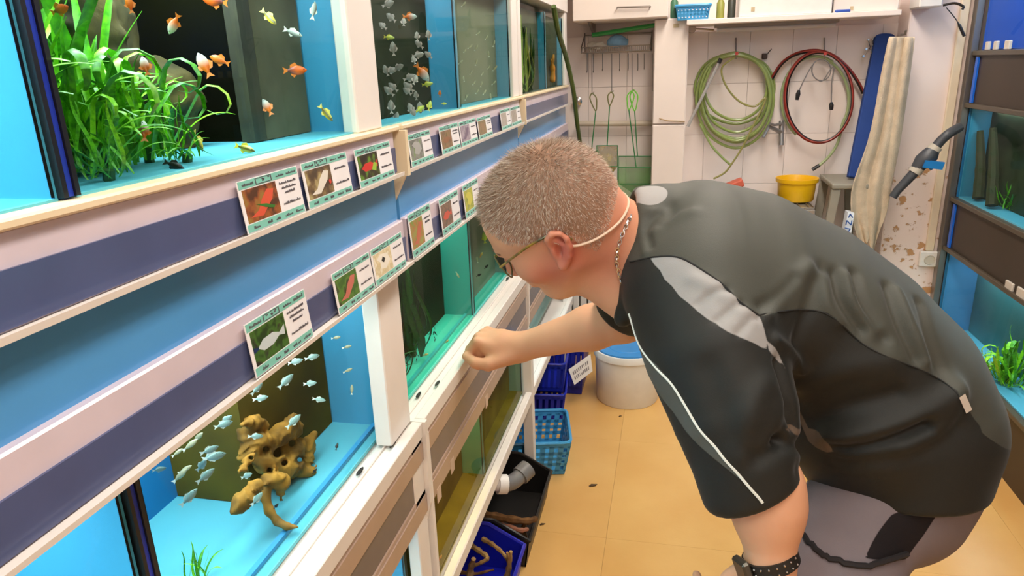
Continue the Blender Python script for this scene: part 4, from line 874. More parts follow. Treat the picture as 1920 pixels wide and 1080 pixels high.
card('big card with silver fish on green, leftmost on the lower rail', (462, 611), (574, 541), zl, photo_mat('ph10', (40, 62, 30), (70, 110, 44), (50, 46, 40)), (196, 206, 206), 0, ([(.0, .55), (.14, .47), (.14, .42), (.0, .38)], (30, 50, 90)), 4)
card('card with pink red fish on green, second on the lower rail', (625, 515), (695, 472), zl, photo_mat('ph11', (60, 100, 40), (90, 130, 50), (60, 60, 40)), (196, 112, 96), 1, None, 2)
card('card with black spotted white fish photo, third on the lower rail', (697, 470), (755, 434), zl, photo_mat('ph12', (226, 214, 180), (204, 186, 140), (236, 228, 206)), (236, 230, 214), 2, ([(.4, .6), (.5, .75), (.62, .62), (.52, .48)], (30, 28, 26)), 2)
card('card with striped red and green photo, first on the middle lower rail', (767, 404), (808, 380), zl, photo_mat('ph13', (150, 150, 80), (176, 120, 70), (120, 150, 70)), (190, 104, 80), 1, None, 3)
card('card with red fish on brown photo, middle bay lower rail', (825, 375), (860, 355), zl, photo_mat('ph14', (110, 90, 80), (140, 110, 90), (90, 80, 70)), (206, 84, 66), 0, None, 2)
card('card with yellow green photo beside the man\'s forehead', (869, 350), (897, 332), zl, photo_mat('ph15', (150, 160, 60), (190, 190, 70), (140, 150, 90)), (206, 200, 80), 2, None, 2)
# small paper tags on the bottom rail of the middle bay
for i, (px, py) in enumerate(((823, 925), (848, 872), (912, 752))):
    c = Xp(px, py, RX-.002); b = MB(); b.prism([c+np.array([.0, y, z]) for y, z in ((-.012, -.016), (.012, -.016), (.012, .016), (-.012, .016))], (.0012, 0, 0))
    tag(b.build('price_tag', mat('tag_tan', (206, 180, 158), .4)), ['tan price tag, nearest on the bottom rail', 'tan price tag, middle of three on the bottom rail', 'tan price tag, farthest on the bottom rail under the forearm'][i], 'price tag', 'tags on the bottom rail')

# ================================================================== fish
def fish_mesh(m, fin, name, hgt=.30, thick=.15, tail=.22, dors=.10, tailfork=.06, small=False):
    """unit-length fish, nose at +X, built once per kind"""
    xs = [.5, .46, .38, .25, .08, -.10, -.22, -.30]; hs = [.02, .22, .55, .88, 1.0, .78, .42, .26]; n = 8
    b = MB(); vs = []; fs = []
    for x, h in zip(xs, hs):
        for k in range(n):
            t = 2*PI*k/n; vs.append((x, math.cos(t)*thick*.5*min(1, h*1.1), math.sin(t)*hgt*.5*h))
    for i in range(len(xs)-1):
        for k in range(n): fs.append((i*n+k, i*n+(k+1) % n, (i+1)*n+(k+1) % n, (i+1)*n+k))
    fs += [tuple(range(n)), tuple(range((len(xs)-1)*n, len(xs)*n))[::-1]]
    b.add(vs, fs)
    r = b.build(name, m, None, True, origin=(0, 0, 0))
    def fin_(pts, nm, mm):
        q = MB(); q.prism([(x, -.006, z) for x, z in pts], (0, .012, 0)); return q.build(nm, mm, r)
    fin_([(-.28, .03), (-.5, tail*.6), (-.5+tailfork, 0), (-.5, -tail*.6), (-.28, -.03)], 'tail_fin', fin)
    if not small:
        fin_([(.15, hgt*.46), (.02, hgt*.5+dors), (-.18, hgt*.32+dors*.8), (-.20, hgt*.24)], 'dorsal_fin', fin)
        fin_([(.05, -hgt*.48), (-.05, -hgt*.5-dors*.8), (-.18, -hgt*.30-dors*.5), (-.16, -hgt*.3)], 'anal_fin', fin)
        for s in (1, -1):
            q = MB(); q.lathe([(.022, 0), (.014, .01), (0, .012)], (.37, s*thick*.30, .04), 8, (0, s, 0)); q.build('eye', mat('fish_eye', (20, 18, 16), .2), r)
    return r
def fmat(name, c1, c2, axis='X', lo=-.3, hi=.4, c3=None):
    m = mat(name, c1, .35, .5); nt = m.node_tree; N = nt.nodes; L = nt.links
    tc = N.new('ShaderNodeTexCoord'); sx = N.new('ShaderNodeSeparateXYZ'); L.new(tc.outputs['Object'], sx.inputs[0])
    r = N.new('ShaderNodeMapRange'); r.inputs[1].default_value = lo; r.inputs[2].default_value = hi; L.new(sx.outputs[axis], r.inputs[0])
    cr = N.new('ShaderNodeValToRGB'); e = cr.color_ramp.elements; e[0].color = lin(c1); e[1].color = lin(c2)
    if c3: q = e.new(.5); q.color = lin(c3)
    L.new(r.outputs[0], cr.inputs[0]); L.new(cr.outputs[0], N['Principled BSDF'].inputs['Base Color']); return m
KIND = {}
def K(k, *a, **kw): KIND[k] = [fish_mesh(*a, **kw), False]
of_ = mat('fin_orange', (236, 126, 40), .4); wf_ = mat('fin_pale', (216, 212, 196), .4); yf_ = mat('fin_yellow', (222, 196, 60), .4); df_ = mat('fin_dark', (40, 36, 34), .5); pf_ = mat('fin_pinkish', (196, 170, 160), .4)
K('orange', fmat('f_orange', (226, 92, 14), (236, 128, 40)), of_, 'orange_fish', .40, .18, .26, .12)
K('orwhite', fmat('f_orwhite', (230, 108, 20), (196, 196, 190), lo=-.1, hi=.3), of_, 'orange_white_fish', .40, .18, .26, .12)
K('red', fmat('f_red', (120, 50, 40), (236, 100, 30), lo=-.2, hi=.1), of_, 'orange_fish', .40, .18, .24, .12)
K('stripe', fmat('f_stripe', (226, 196, 60), (226, 200, 70), 'Z', -.10, .10, (60, 56, 30)), yf_, 'yellow_striped_fish', .26, .14, .22, .09)
K('grey', fmat('f_grey', (120, 122, 112), (190, 192, 184), 'Z', -.1, .1), wf_, 'grey_fish', .26, .14, .20, .07)
K('black', mat('f_black', (28, 26, 24), .4), df_, 'black_fish', .30, .18, .24, .08)
K('silverp', fmat('f_silverp', (176, 164, 152), (124, 104, 96), 'Z', -.2, .2), pf_, 'silver_fish', .46, .18, .24, .10)
K('silver', fmat('f_silver', (164, 178, 168), (112, 140, 132), 'Z', -.12, .12), wf_, 'silver_fish', .34, .12, .20, .06)
K('pale', fmat('f_pale', (190, 180, 144), (140, 132, 104), 'Z', -.12, .12), wf_, 'pale_fish', .30, .14, .18, .05, small=True)
K('yellow', fmat('f_yellow', (226, 214, 70), (196, 200, 90)), yf_, 'yellow_fish', .36, .16, .24, .10)
K('tiny', mat('f_tiny', (36, 40, 40), .4), df_, 'tiny_dark_fish', .26, .16, .16, .05, small=True)
K('gold', fmat('f_gold', (226, 140, 60), (216, 176, 100)), of_, 'small_goldfish', .34, .18, .22, .06, small=True)
FR = random.Random(21)
def fish(kind, px, py, x, size, ang, label, group, jit=0):
    p = Xp(px, py, x); t = float((p-CC) @ CM[2]); L_ = size*t/FPX
    src = KIND[kind]; o = src[0] if not src[1] else copy_tree(src[0]); src[1] = True
    a = math.radians(ang); h = unit(c2w_([math.cos(a), -math.sin(a), FR.uniform(-.35, .35)]))
    s = unit(CC-p); s = unit(s-h*(s@h)+np.array([0, 0, .0])); u = np.cross(h, s)
    if u[2] < 0: s = -s; u = -u
    M = Matrix([[*(h*L_)], [*(s*L_)], [*(u*L_)]]).transposed().to_4x4(); M.translation = Vector(p); o.matrix_world = M
    tag(o, label, 'fish', group); return o
def c2w_(v): return CM.T @ np.array(v, float)
G1 = 'fish of the planted tank'
for k, px, py, x, s, a, l in [('orange', 243, 8, -.50, 34, 100, 'orange fish at the top of the green plants'), ('orwhite', 326, 45, -.50, 42, -120, 'orange and white fish before the brown rock'),
        ('orwhite', 272, 124, -.49, 40, 110, 'orange fish with pale head in the tall plants'), ('orwhite', 383, 122, -.50, 52, 118, 'white fish with orange tail beside the dark back'), ('orange', 412, 113, -.52, 38, 160, 'plain orange fish touching a white one'),
        ('orwhite', 270, 246, -.49, 44, 100, 'blue grey and orange fish above the curly plants'), ('red', 553, 132, -.49, 44, 5, 'dark tailed orange fish before the grey filter'), ('orwhite', 501, 201, -.52, 36, 120, 'pale and orange fish before the filter edge'),
        ('red', 403, 2, -.52, 50, 170, 'red and grey fish at the top edge of the dark back'), ('stripe', 504, 32, -.49, 46, -45, 'yellow striped fish high before the filter'), ('stripe', 459, 278, -.47, 50, -18, 'yellow striped fish low over the pale floor'),
        ('stripe', 611, 212, -.48, 42, -50, 'yellow striped fish before the blue side wall'), ('stripe', 371, 264, -.50, 44, -65, 'yellow striped fish beside the curly leaves'), ('grey', 549, 61, -.48, 46, -25, 'grey fish below the topmost striped one'),
        ('grey', 588, 20, -.48, 40, 85, 'thin grey fish upright before the blue wall'), ('black', 326, 310, -.47, 48, -20, 'black fish resting at the foot of the plants'), ('red', 378, 326, -.47, 24, 25, 'small brown fish on the floor by the rim'), ('red', 112, 18, -.50, 44, 10, 'red fish half hidden in the leftmost plants')]:
    fish(k, px, py, x, s, a, l, G1)
SH = 'shoal in the second upper tank'
for px, py in [(240, 85), (200, 125), (250, 235), (365, 175), (375, 215), (215, 340), (240, 340), (275, 325), (250, 420), (325, 420), (355, 385), (360, 460), (240, 515), (335, 525), (380, 525), (265, 565), (420, 170), (420, 265), (370, 265), (330, 375), (318, 440), (345, 540), (230, 440), (225, 20), (300, 105), (350, 290)]:
    fish('silverp', 640+px*.389, py*.389, FR.uniform(-.505, -.465), FR.uniform(17, 27), FR.choice([95, 110, 75, 140, -60, 20]), 'silver pinkish fish of the dense shoal in the second upper tank', SH)
for px, py, k, s, a, l in [(330, 80, 'orwhite', 28, 0, 'orange backed fish at the top of the dense shoal'), (230, 180, 'yellow', 22, -10, 'small yellow fish in the left of the dense shoal'), (390, 350, 'orwhite', 40, -50, 'long orange and white fish amid the dense shoal'), (415, 405, 'yellow', 22, 10, 'yellow fish in front of the blue side panel corner'),
        (495, 500, 'yellow', 11, 0, 'tiny yellow fish low before the blue panel'), (475, 450, 'orange', 12, 90, 'tiny orange fish before the blue panel'), (415, 570, 'black', 22, 20, 'dark fish on the floor below the shoal'), (240, 603, 'black', 24, 35, 'dark fish in the bottom left corner below the shoal'), (425, 510, 'yellow', 22, 80, 'olive yellow fish low right in the shoal'), (380, 525, 'yellow', 22, 40, 'lemon coloured fish low in the shoal'), (540, 540, 'black', 24, 20, 'dark fish on the floor under the blue panel'), (560, 500, 'black', 20, 120, 'dark fish upright in the right corner of the shoal tank')]:
    fish(k, 640+px*.389, py*.389, -.475, s, a, l, SH)
for px, py in [(590, 20), (595, 245), (620, 225), (710, 260), (650, 300), (680, 355), (710, 325), (735, 400), (675, 405), (655, 440), (690, 445), (605, 465), (735, 210), (625, 350), (575, 300), (700, 180), (660, 160), (600, 470), (740, 330), (640, 400), (720, 465), (590, 380), (650, 230)]:
    fish('pale', 640+px*.389, py*.389, FR.uniform(-.484, -.458), FR.uniform(8, 14), FR.choice([60, 75, 45, 100]), 'tiny pale fish in the upper tank with the grey filter box', 'tiny pale fish')
G3 = 'silver fish of the driftwood tank'
for px, py, a, s in [(1150, 245, 15, 31), (1215, 228, 15, 29), (1113, 322, 45, 38), (1207, 330, 8, 28), (1242, 393, -8, 26), (1000, 352, 50, 30), (1014, 388, 12, 31), (870, 490, 18, 36), (1143, 478, 45, 36), (995, 536, 0, 29), (815, 590, 22, 36), (835, 615, 15, 44), (735, 775, 48, 42), (1000, 780, 50, 32), (800, 690, 40, 40), (785, 650, 45, 36), (880, 470, 30, 30), (820, 615, 20, 40), (960, 690, 25, 28), (620, 665, 10, 26)]:
    fish('silver', px*.4815, 560+py*.4815, FR.uniform(-.53, -.51), s, a, 'silver fish of the shoal round the driftwood', G3)
for px, py, a, s, in [(740, 570, 40, 44), (700, 690, 45, 48), (770, 540, 40, 40), (690, 600, 40, 30), (720, 665, 30, 36)]:
    fish('pale', px*.4815, 560+py*.4815, -.60, s*.8, a, 'dim olive fish in the dark left back of the driftwood tank', 'dim fish behind the driftwood')
for px, py, a, l in [(1308, 152, 10, 'topmost pale fish before the blue right wall'), (1350, 188, 15, 'second pale fish before the blue right wall'), (1354, 280, 25, 'yellowish fish midway down the blue right wall'), (1370, 355, 90, 'thin pale fish low on the blue right wall')]:
    fish('pale', px*.4815, 560+py*.4815, -.515, 20, a, l, 'fish by the blue side wall')
for px, py, a, l in [(1225, 672, 50, 'small dark fish on the pale floor by the glass'), (1312, 575, 80, 'small dark fish near the right corner of the driftwood tank'), (1075, 808, 50, 'small dark striped fish by the driftwood spike')]:
    fish('black', px*.4815, 560+py*.4815, -.515, 15, a, l, 'small bottom fish of the driftwood tank')
for i in range(64):
    u, v = FR.random(), FR.random(); y = 1.16+.34*u; p = proj(np.array([-.525-.10*v, y+.1*v, .779+.03*FR.random()])); 
    fish('tiny', p[0], p[1], -.51-.03*v, FR.uniform(5, 9), FR.choice([60, 80, 100, 45, 120]), 'tiny dark fish of the swarm over the teal floor by the fist', 'tiny dark swarm')
for px, py, k, s, a, l in [(908, 446, 'yellow', 22, 100, 'lime yellow fish left of the glasses'), (935, 470, 'yellow', 26, 60, 'bright yellow fish in front of the glasses lens'), (895, 487, 'pale', 14, 100, 'pale fish low left of the bright yellow fish'), (902, 478, 'gold', 12, 60, 'small gold fish under the lime yellow fish'), (960, 470, 'silver', 26, -30, 'silver fish near the man\'s nose'), (898, 516, 'black', 12, 30, 'black fish on the aqua floor before the nose'), (858, 515, 'pale', 14, -60, 'thin pale fish before the teal divider'), (838, 640, 'gold', 10, 45, 'orange fish among the tiny dark swarm'), (798, 665, 'gold', 12, 20, 'orange brown fish left in the tiny dark swarm'), (912, 500, 'black', 12, 45, 'second black fish by the glass before the nose')]:
    fish(k, px, py, -.51, s, a, l, 'fish of the lower middle tanks')
for i in range(34):
    px, py = FR.uniform(822, 905), 0; py = FR.uniform(max(930, 1080-(px-800)*1.4), 1065-(px-822)*1.6+30); p = Xp(px, py, -.46)
    if not (1.14 < p[1] < 1.55 and .385 < p[2] < .60): continue
    fish('gold', px, py, -.46-.01*FR.random(), FR.uniform(8, 14), FR.choice([45, 60, 30, 80]), 'little goldfish in the yellow glass bottom tank', 'little goldfish')

# ================================================================== plants, rock and driftwood under water
leafm = mat('leaf_green', (98, 180, 24), .4, .4, col2=(52, 124, 14), nscale=30)
leafl = mat('leaf_lime', (158, 226, 40), .4, .4, col2=(112, 196, 28), nscale=30)
leafd = mat('leaf_dark', (44, 84, 24), .45, .4, col2=(30, 62, 18), nscale=30)
LEAF = {}
def leaf_proto(kind, m):
    key = (kind, m.name)
    if key in LEAF: return LEAF[key]
    n = 14; pts = []
    for i in range(n):
        t = i/(n-1)
        if kind == 'arch': pts.append((.42*t*t, .03*math.sin(3*t), t-.35*t**2.5))
        elif kind == 'curl':
            a = max(0, t-.45)*9.0; r = .11
            pts.append((.10*t+(r*math.sin(a) if t > .45 else 0), .02*t, min(t, .45)*1.45+(r*(1-math.cos(a)) if t > .45 else 0)) if False else ((.12*t, .02*t, t*1.4) if t <= .45 else (.054+r*(1-math.cos(a))*1.2, .02*t, .63+r*math.sin(a))))
        elif kind == 'wave': pts.append((.10*math.sin(5*t)+.1*t, .06*math.sin(4*t+1), t))
        elif kind == 'strap': pts.append((.15*t*t, 0, t))
        else: pts.append((.5*t, 0, .6*t-.35*t*t))
    wd = {'arch': .030, 'curl': .031, 'wave': .026, 'strap': .032, 'broad': .15}[kind]
    ws = [wd*(min(1, 4*(i/(n-1))+.4))*(1 if i < n-4 else (n-i)/5) if kind != 'broad' else wd*math.sin(PI*min(.98, (i/(n-1))**.8+.02)) for i in range(n)]
    b = MB(); b.ribbon(pts, ws, (0, 1, 0), fold=.35); o = b.build('leaf', m, None, True, origin=(0, 0, 0)); COL.objects.unlink(o); LEAF[key] = o; return o
LR = random.Random(5)
def plant(label, base, kinds, n, length, spread=.5, lean=(0, 0), name='aquarium_plant', mats=(leafm,), rbase=.015):
    t = thing(name, base, label, 'plant', 'plants in the tanks')
    b = MB(); b.tube([np.array(base), np.array(base)+np.array([.002, 0, length*.12])], .005, 6); b.build('stem', leafd, t)
    for i in range(n):
        pr = leaf_proto(LR.choice(kinds), LR.choice(mats)); o = pr.copy(); COL.objects.link(o); o.parent = t
        az = LR.uniform(0, 2*PI); ti = LR.uniform(-.1, spread); s = length*LR.uniform(.55, 1.1)
        M = Matrix.Translation((LR.uniform(-rbase, rbase)*.6, LR.uniform(-rbase, rbase), .004)) @ Matrix.Rotation(lean[0], 4, 'X') @ Matrix.Rotation(lean[1], 4, 'Y') @ Matrix.Rotation(az, 4, 'Z') @ Matrix.Rotation(ti, 4, 'Y') @ Matrix.Diagonal((s, s, s, 1))
        o.matrix_local = M
    return t
zf = ZU0
plant('tall dense green plant, leftmost beside the black pane joint', (-.56, .505, zf), ('wave', 'strap', 'arch'), 70, .25, .40, rbase=.045, mats=(leafm, leafl))
plant('tall green plant behind the leftmost one', (-.60, .60, zf), ('wave', 'arch', 'strap'), 60, .22, .5, rbase=.05)
plant('bright green bushy plant in the middle of the clump', (-.53, .575, zf), ('arch', 'curl', 'wave'), 60, .15, .7, rbase=.04, mats=(leafm, leafl))
plant('lime green plant with curled ribbon leaves', (-.535, .645, zf), ('curl', 'curl', 'arch'), 30, .135, .55, rbase=.03, mats=(leafl, leafl, leafm))
plant('low green tuft of leaves at the right of the clump', (-.49, .645, zf), ('arch', 'wave'), 18, .07, .9, rbase=.025, mats=(leafm, leafl))
plant('low green tuft of leaves at the left foot of the clump', (-.48, .525, zf), ('arch', 'wave'), 18, .08, .8, rbase=.025)
plant('dark broad leaved plant in the left of the teal floored tank', (-.545, 1.235, ZL0), ('strap', 'arch', 'wave'), 34, .125, .55, mats=(leafd,), rbase=.025)
plant('young lime green plant in front of the dark plant', (-.525, 1.165, ZL0), ('strap',), 7, .12, .35, mats=(leafl,))
plant('dark plant in the far corner of the teal floored tank', (-.56, 1.40, ZL0), ('strap', 'wave'), 16, .20, .3, mats=(leafd,), rbase=.02)
c = Zp(378, 1100, ZL0); plant('small bright green sprig at the bottom edge of the driftwood tank', (c[0], max(c[1], .52), ZL0), ('strap', 'wave', 'arch'), 16, .055, .5, mats=(leafl, leafm), rbase=.012)
plant('slender pale plant left in the far upper tank', (-.463, 2.26, ZU0), ('wave', 'strap'), 12, .22, .2, mats=(mat('leaf_pale', (176, 190, 96), .5),))
plant('dark green plant floating high in the far upper tank', (-.464, 2.36, ZU0), ('wave', 'strap'), 12, .20, .1, mats=(leafd,))
NZ = np.random.default_rng(8)
def noisefn(amp, fr, n=10, seed=1):
    r = np.random.default_rng(seed); ks = r.normal(0, fr, (n, 3)); ph = r.random(n)*6.28
    return lambda P_: amp*sum(np.sin(P_ @ k+p) for k, p in zip(ks, ph))/math.sqrt(n)
def wrap(pr, f):
    fn = pr.fn; pr.fn = lambda P_: fn(P_)+f(P_); return pr
rockm = mat('rock_brown', (98, 84, 44), .8, .2, col2=(50, 46, 24), nscale=22, bump=.4, bscale=70)
f = noisefn(.010, 45, 12, 3); f2r = noisefn(.004, 130, 12, 4); f_a = f; f = lambda P_: f_a(P_)+f2r(P_)
for i, (cx, cy, cz, r, l) in enumerate(((-.63, .70, 1.44, (.045, .055, .11), 'brown craggy rock behind the green plants'), (-.62, .785, 1.37, (.04, .035, .05), 'smaller brown rock right of the craggy one'), (-.66, .58, 1.50, (.035, .09, .08), 'brown rock at the top behind the tallest leaves'))):
    V, Q = sdf_mesh([wrap(ell((cx, cy, cz), np.eye(3), r), f)]+([wrap(cone((cx, cy, cz), (cx, cy, ZU0+.004), .03, .035, k=.02), f)] if i < 2 else [wrap(cone((cx, cy, cz), (-.64, .68, 1.44), .03, .03), f)]), .005, 1)
    V[:, 2] = np.maximum(V[:, 2], ZU0+.001); V[:, 0] = np.maximum(V[:, 0], -.698); tag(np_mesh('rock', V, Q, rockm), l, 'rock', 'rocks of the planted tank')
woodm = mat('driftwood', (190, 130, 48), .75, .25, col2=(110, 74, 28), nscale=26, bump=.5, bscale=50)
f0_ = noisefn(.0032, 70, 14, 5); f1_ = noisefn(1.0, 55, 8, 6); f = lambda P_: f0_(P_)+.0042*np.abs(np.sin(9*f1_(P_)*.35+P_ @ np.array([60., 140., 90.])))-.002
TAIL = [(500, 898, .835, .0095), (497, 930, .818, .0065), (505, 958, .803, .0060), (520, 978, .794, .0050), (538, 987, .789, .0042), (557, 988, .788, .0030)]
def br(pts, x, k=.012):
    out = []; ps = [(Xp(a, b_, x+dx), r*float((Xp(a, b_, x+dx)-CC) @ CM[2])/FPX) for a, b_, r, dx in pts]
    for (p, r), (q, s) in zip(ps[:-1], ps[1:]): out.append(wrap(cone(p, q, r, s, k=k), f))
    return out
dw = br([(462, 800, 16, -.02), (490, 850, 22, -.01), (520, 880, 26, 0), (545, 850, 20, .0), (575, 820, 9, 0)], -.585)
dw += br([(455, 860, 9, -.02), (490, 830, 14, 0), (530, 815, 18, 0), (560, 800, 12, 0), (545, 785, 6, 0)], -.585)
dw += br([(500, 870, 22, 0), (545, 880, 18, 0), (575, 860, 12, 0), (585, 830, 6, 0)], -.58)
dw += br([(500, 800, 10, 0), (480, 790, 8, 0), (455, 795, 5, 0)], -.59)+br([(520, 900, 14, 0), (505, 905, 8, 0), (478, 915, 13, 0), (455, 935, 17, 0), (446, 955, 11, 0)], -.555)
dw += [cone(Zp(*a[:2], a[2]), Zp(*c_[:2], c_[2]), a[3], c_[3], k=.008) for a, c_ in zip(TAIL[:-1], TAIL[1:])]+br([(515, 895, 9, 0), (524, 915, 5, 0), (527, 938, 1.6, 0)], -.55)
dw += br([(470, 860, 10, 0), (452, 880, 7, 0), (440, 890, 3, 0)], -.58)
for hx, hy, hr_ in ((520, 850, 8), (547, 832, 7), (498, 842, 6), (562, 862, 6), (533, 868, 6), (505, 880, 5), (470, 858, 4), (470, 930, 5)):
    p_ = Xp(hx, hy, -.585); dw.append(cone(p_-ray(hx, hy)*.05, p_+ray(hx, hy)*.05, hr_*.0009, hr_*.0007, 's', .006))
dw += br([(575, 840, 7, 0), (588, 815, 4, .005), (584, 790, 2, .01)], -.58)+br([(535, 800, 7, 0), (550, 785, 4, .005), (575, 790, 2.5, .01)], -.58)+br([(560, 880, 8, 0), (580, 890, 5, .01), (590, 875, 2, .01)], -.57)
V, Q = sdf_mesh(dw, .003, 1); V[:, 2] = np.maximum(V[:, 2], ZL0+.0015); tag(np_mesh('driftwood_root', V, Q, woodm), 'gnarled brown driftwood root with a long curved spike', 'driftwood')
f0_s = noisefn(.0015, 90, 10, 9); c = Xp(1036, 128, -.46); V, Q = sdf_mesh([wrap(cone((c[0], c[1], ZU0+.026), c, .012, .009, k=.01), f0_s), wrap(cone(c, c+np.array([0, .03, .05]), .007, .005), f0_s), wrap(cone(c, c+np.array([0, -.03, .03]), .007, .004), f0_s)], .005, 1)
tag(np_mesh('coral_ornament', V, Q, mat('ornament_orange', (206, 130, 40), .6, noise=.3)), 'orange branched ornament in the last upper tank', 'ornament')
# green air hose hanging down the end of the rack
hs = mat('hose_green_dark', (74, 96, 40), .35, .5)
b = MB(); b.tube(curve([Xp(1038, 12, RX+.02), Xp(1047, 60, RX+.022), Xp(1062, 110, RX+.02), Xp(1075, 170, RX+.03), Xp(1082, 230, RX+.03), Xp(1090, 290, RX+.03), Xp(1095, 380, RX+.03)], 6), .0095, 8)
tag(b.build('green_hose', hs, None, True), 'thick green hose hanging at the far end of the rack', 'hose')
# right tank plants (leaves come from the plant builder)
plant('green plant at the foot of the bog wood in the middle right tank', (QX+.10, 2.90, .8285), ('arch', 'wave', 'strap'), 30, .11, .8, mats=(leafm, leafd), rbase=.04)
c = Xp(1888, 715, QX+.075); plant('tangled lime green plant in the lowest right tank', (c[0], c[1], .2505), ('arch', 'wave', 'curl'), 50, .20, .8, mats=(leafl, leafm), rbase=.05)
plant('lower leafy tuft in front of the tangled lime plant', (c[0]-.02, c[1]+.10, .2505), ('arch', 'wave'), 30, .11, 1.0, mats=(leafl, mat('leaf_straw', (190, 170, 96), .6)), rbase=.05)
tagw = mat('price_card', (214, 204, 192), .5)
for i, (px, py, l) in enumerate(((1836, 188, 'first small pale carton on the upper brown shelf'), (1851, 188, 'second small pale carton on the upper brown shelf'), (1872, 192, 'larger pale carton at the right of the upper brown shelf'))):
    c = Xp(px, py, QX+.004); s = .013 if i < 2 else .019; b = MB(); b.box(QX-.001, QX+.010, c[1]-s, c[1]+s, 1.3935, 1.3935+.030); tag(b.build('small_carton', tagw, bevel=.002), l, 'carton', 'cartons on the right rack')
for px, py, l in ((1890, 540, 'white label holder on the lower brown board, left one'), (1912, 553, 'white label holder on the lower brown board, right one')):
    c = Xp(px, py, QX+.004); b = MB(); b.box(QX+.004, QX+.012, c[1]-.028, c[1]+.028, c[2]-.022, c[2]+.022); tag(b.build('label_holder', tagw, bevel=.002), l, 'label', 'label holders')
# ================================================================== things on the floor under and beside the rack
c0 = Zp(1172, 769, 0); rb = 60*float((c0-CC) @ CM[2])/FPX; cx, cy = c0[0], c0[1]+rb; hb = .235
t = thing('bucket', (cx, cy, 0), 'white bucket with a blue lid standing on the floor', 'bucket')
b = MB(); b.lathe([(rb*.96, 0), (rb*.98, .004), (rb*1.03, hb-.03), (rb*1.08, hb-.028), (rb*1.08, hb-.012), (rb*1.05, hb), (rb*1.0, hb), (rb*.95, .01), (0, .01)], (cx, cy, 0), 48); b.build('bucket_body', mat('bucket_white', (236, 230, 222), .4, .5), t, True)
b = MB(); b.lathe([(rb*1.0, hb-.010), (rb*.99, hb+.006), (rb*.90, hb+.007), (rb*.88, hb+.003), (rb*.62, hb+.003), (rb*.60, hb+.006), (rb*.30, hb+.006), (0, hb+.006)], (cx, cy, 0), 48); b.build('lid', mat('lid_blue', (60, 140, 206), .45, .4), t, True)
# dark blue slotted crates in a stack, light blue basket
db = mat('crate_blue', (26, 40, 168), .3, .5)
cA = Zp(1058, 795, 0)
basket('dark blue slotted basket at the bottom of the blue stack', (cA[0]-.155, cA[1]+.10, .001), .30, .22, .125, db, 'slotted_basket', .10, 12, 8, 1, .90, 'dark blue baskets', .005, .42)
basket('dark blue slotted basket on top of the blue stack', (cA[0]-.150, cA[1]+.115, .132), .30, .22, .125, db, 'slotted_basket', .06, 12, 8, 1, .90, 'dark blue baskets', .005, .42)
basket('dark blue basket behind the stack, next to the white bucket', (cA[0]-.09, cA[1]+.385, .001), .28, .24, .24, db, 'slotted_basket', .0, 12, 9, 2, .90, 'dark blue baskets', .006, .30)
q = [Yp(1066, 693, cA[1]+.18), Yp(1077, 722, cA[1]+.16), Yp(1111, 696, cA[1]+.20), Yp(1107, 664, cA[1]+.22)]
t = thing('paper_label', q[1], 'white paper label with print on the blue baskets', 'paper'); b = MB(); b.prism(q, (.0, .0012, .0)); b.build('paper', mat('paper_white', (228, 222, 214), .7), t)
b = MB()
for r_ in range(2):
    for i in range(9):
        u, v = .12+.085*i, .25+.32*r_; e = lambda u, v: (q[0]*(1-u)+q[3]*u)*(1-v)+(q[1]*(1-u)+q[2]*u)*v
        b.prism([e(u, v)-[0, .001, 0], e(u+.05, v)-[0, .001, 0], e(u+.05, v+.20)-[0, .001, 0], e(u, v+.20)-[0, .001, 0]], (0, -.0005, 0))
b.build('print', mat('print_grey', (130, 124, 122), .7), t, kind='stuff')
bA, bB = Zp(1053, 883, 0), Zp(1016, 907, 0)
ang = math.atan2(bA[1]-bB[1], bA[0]-bB[0])
ex = unit([math.cos(ang), math.sin(ang), 0]); 
L_, W_ = .36, .25
R0 = math.radians(12); cxy = np.array([bA[0]+.012, bA[1], 0])-np.array([math.cos(R0)*L_/2*.88-math.sin(R0)*W_/2*.0, math.sin(R0)*L_/2*.88, 0])+np.array([-math.sin(R0), math.cos(R0), 0])*W_/2*.70
basket('light blue basket with round holes under the rack leg', (cxy[0], cxy[1], .001), L_, W_, .135, bb, 'plastic_basket', R0, 11, 8, 4, .86, None, .006, .42)
# open front bins with driftwood
def bin_(label, cx, cy, lx, ly, h, m, front=.45, rot=0.0):
    t = thing('storage_bin', (cx, cy, 0), label, 'bin', 'open bins under the rack'); ca, sa = math.cos(rot), math.sin(rot)
    w = lambda u, v, z: np.array([cx+ca*u-sa*v, cy+sa*u+ca*v, z]); hx, hy = lx/2, ly/2; th = .004
    b = MB(); b.prism([w(-hx, -hy, .002), w(hx, -hy, .002), w(hx, hy, .002), w(-hx, hy, .002)], (0, 0, th)); b.build('bottom', m, t)
    for v, s in ((-hy, 1), (hy-th, 1)):
        b = MB(); b.prism([w(-hx, v, .004), w(hx, v, .004), w(hx+.012, v, h*front), w(hx-.09, v, h), w(-hx, v, h)], w(0, th, 0)-w(0, 0, 0)); b.build('side_wall', m, t)
    b = MB(); b.prism([w(hx, -hy, .004), w(hx, hy, .004), w(hx+.012, hy, h*front), w(hx+.012, -hy, h*front)], w(-th, 0, 0)-w(0, 0, 0)); b.build('front_wall', m, t)
    b = MB(); b.prism([w(-hx, -hy, .004), w(-hx, hy, .004), w(-hx, hy, h), w(-hx, -hy, h)], w(th, 0, 0)-w(0, 0, 0)); b.build('back_wall', m, t)
    b = MB(); b.tube([w(-hx, -hy, h), w(hx-.09, -hy, h), w(hx+.012, -hy, h*front), w(hx+.014, hy, h*front), w(hx-.09, hy, h), w(-hx, hy, h)], .0065, 6, closed=True); b.build('rim', m, t, True)
    return w
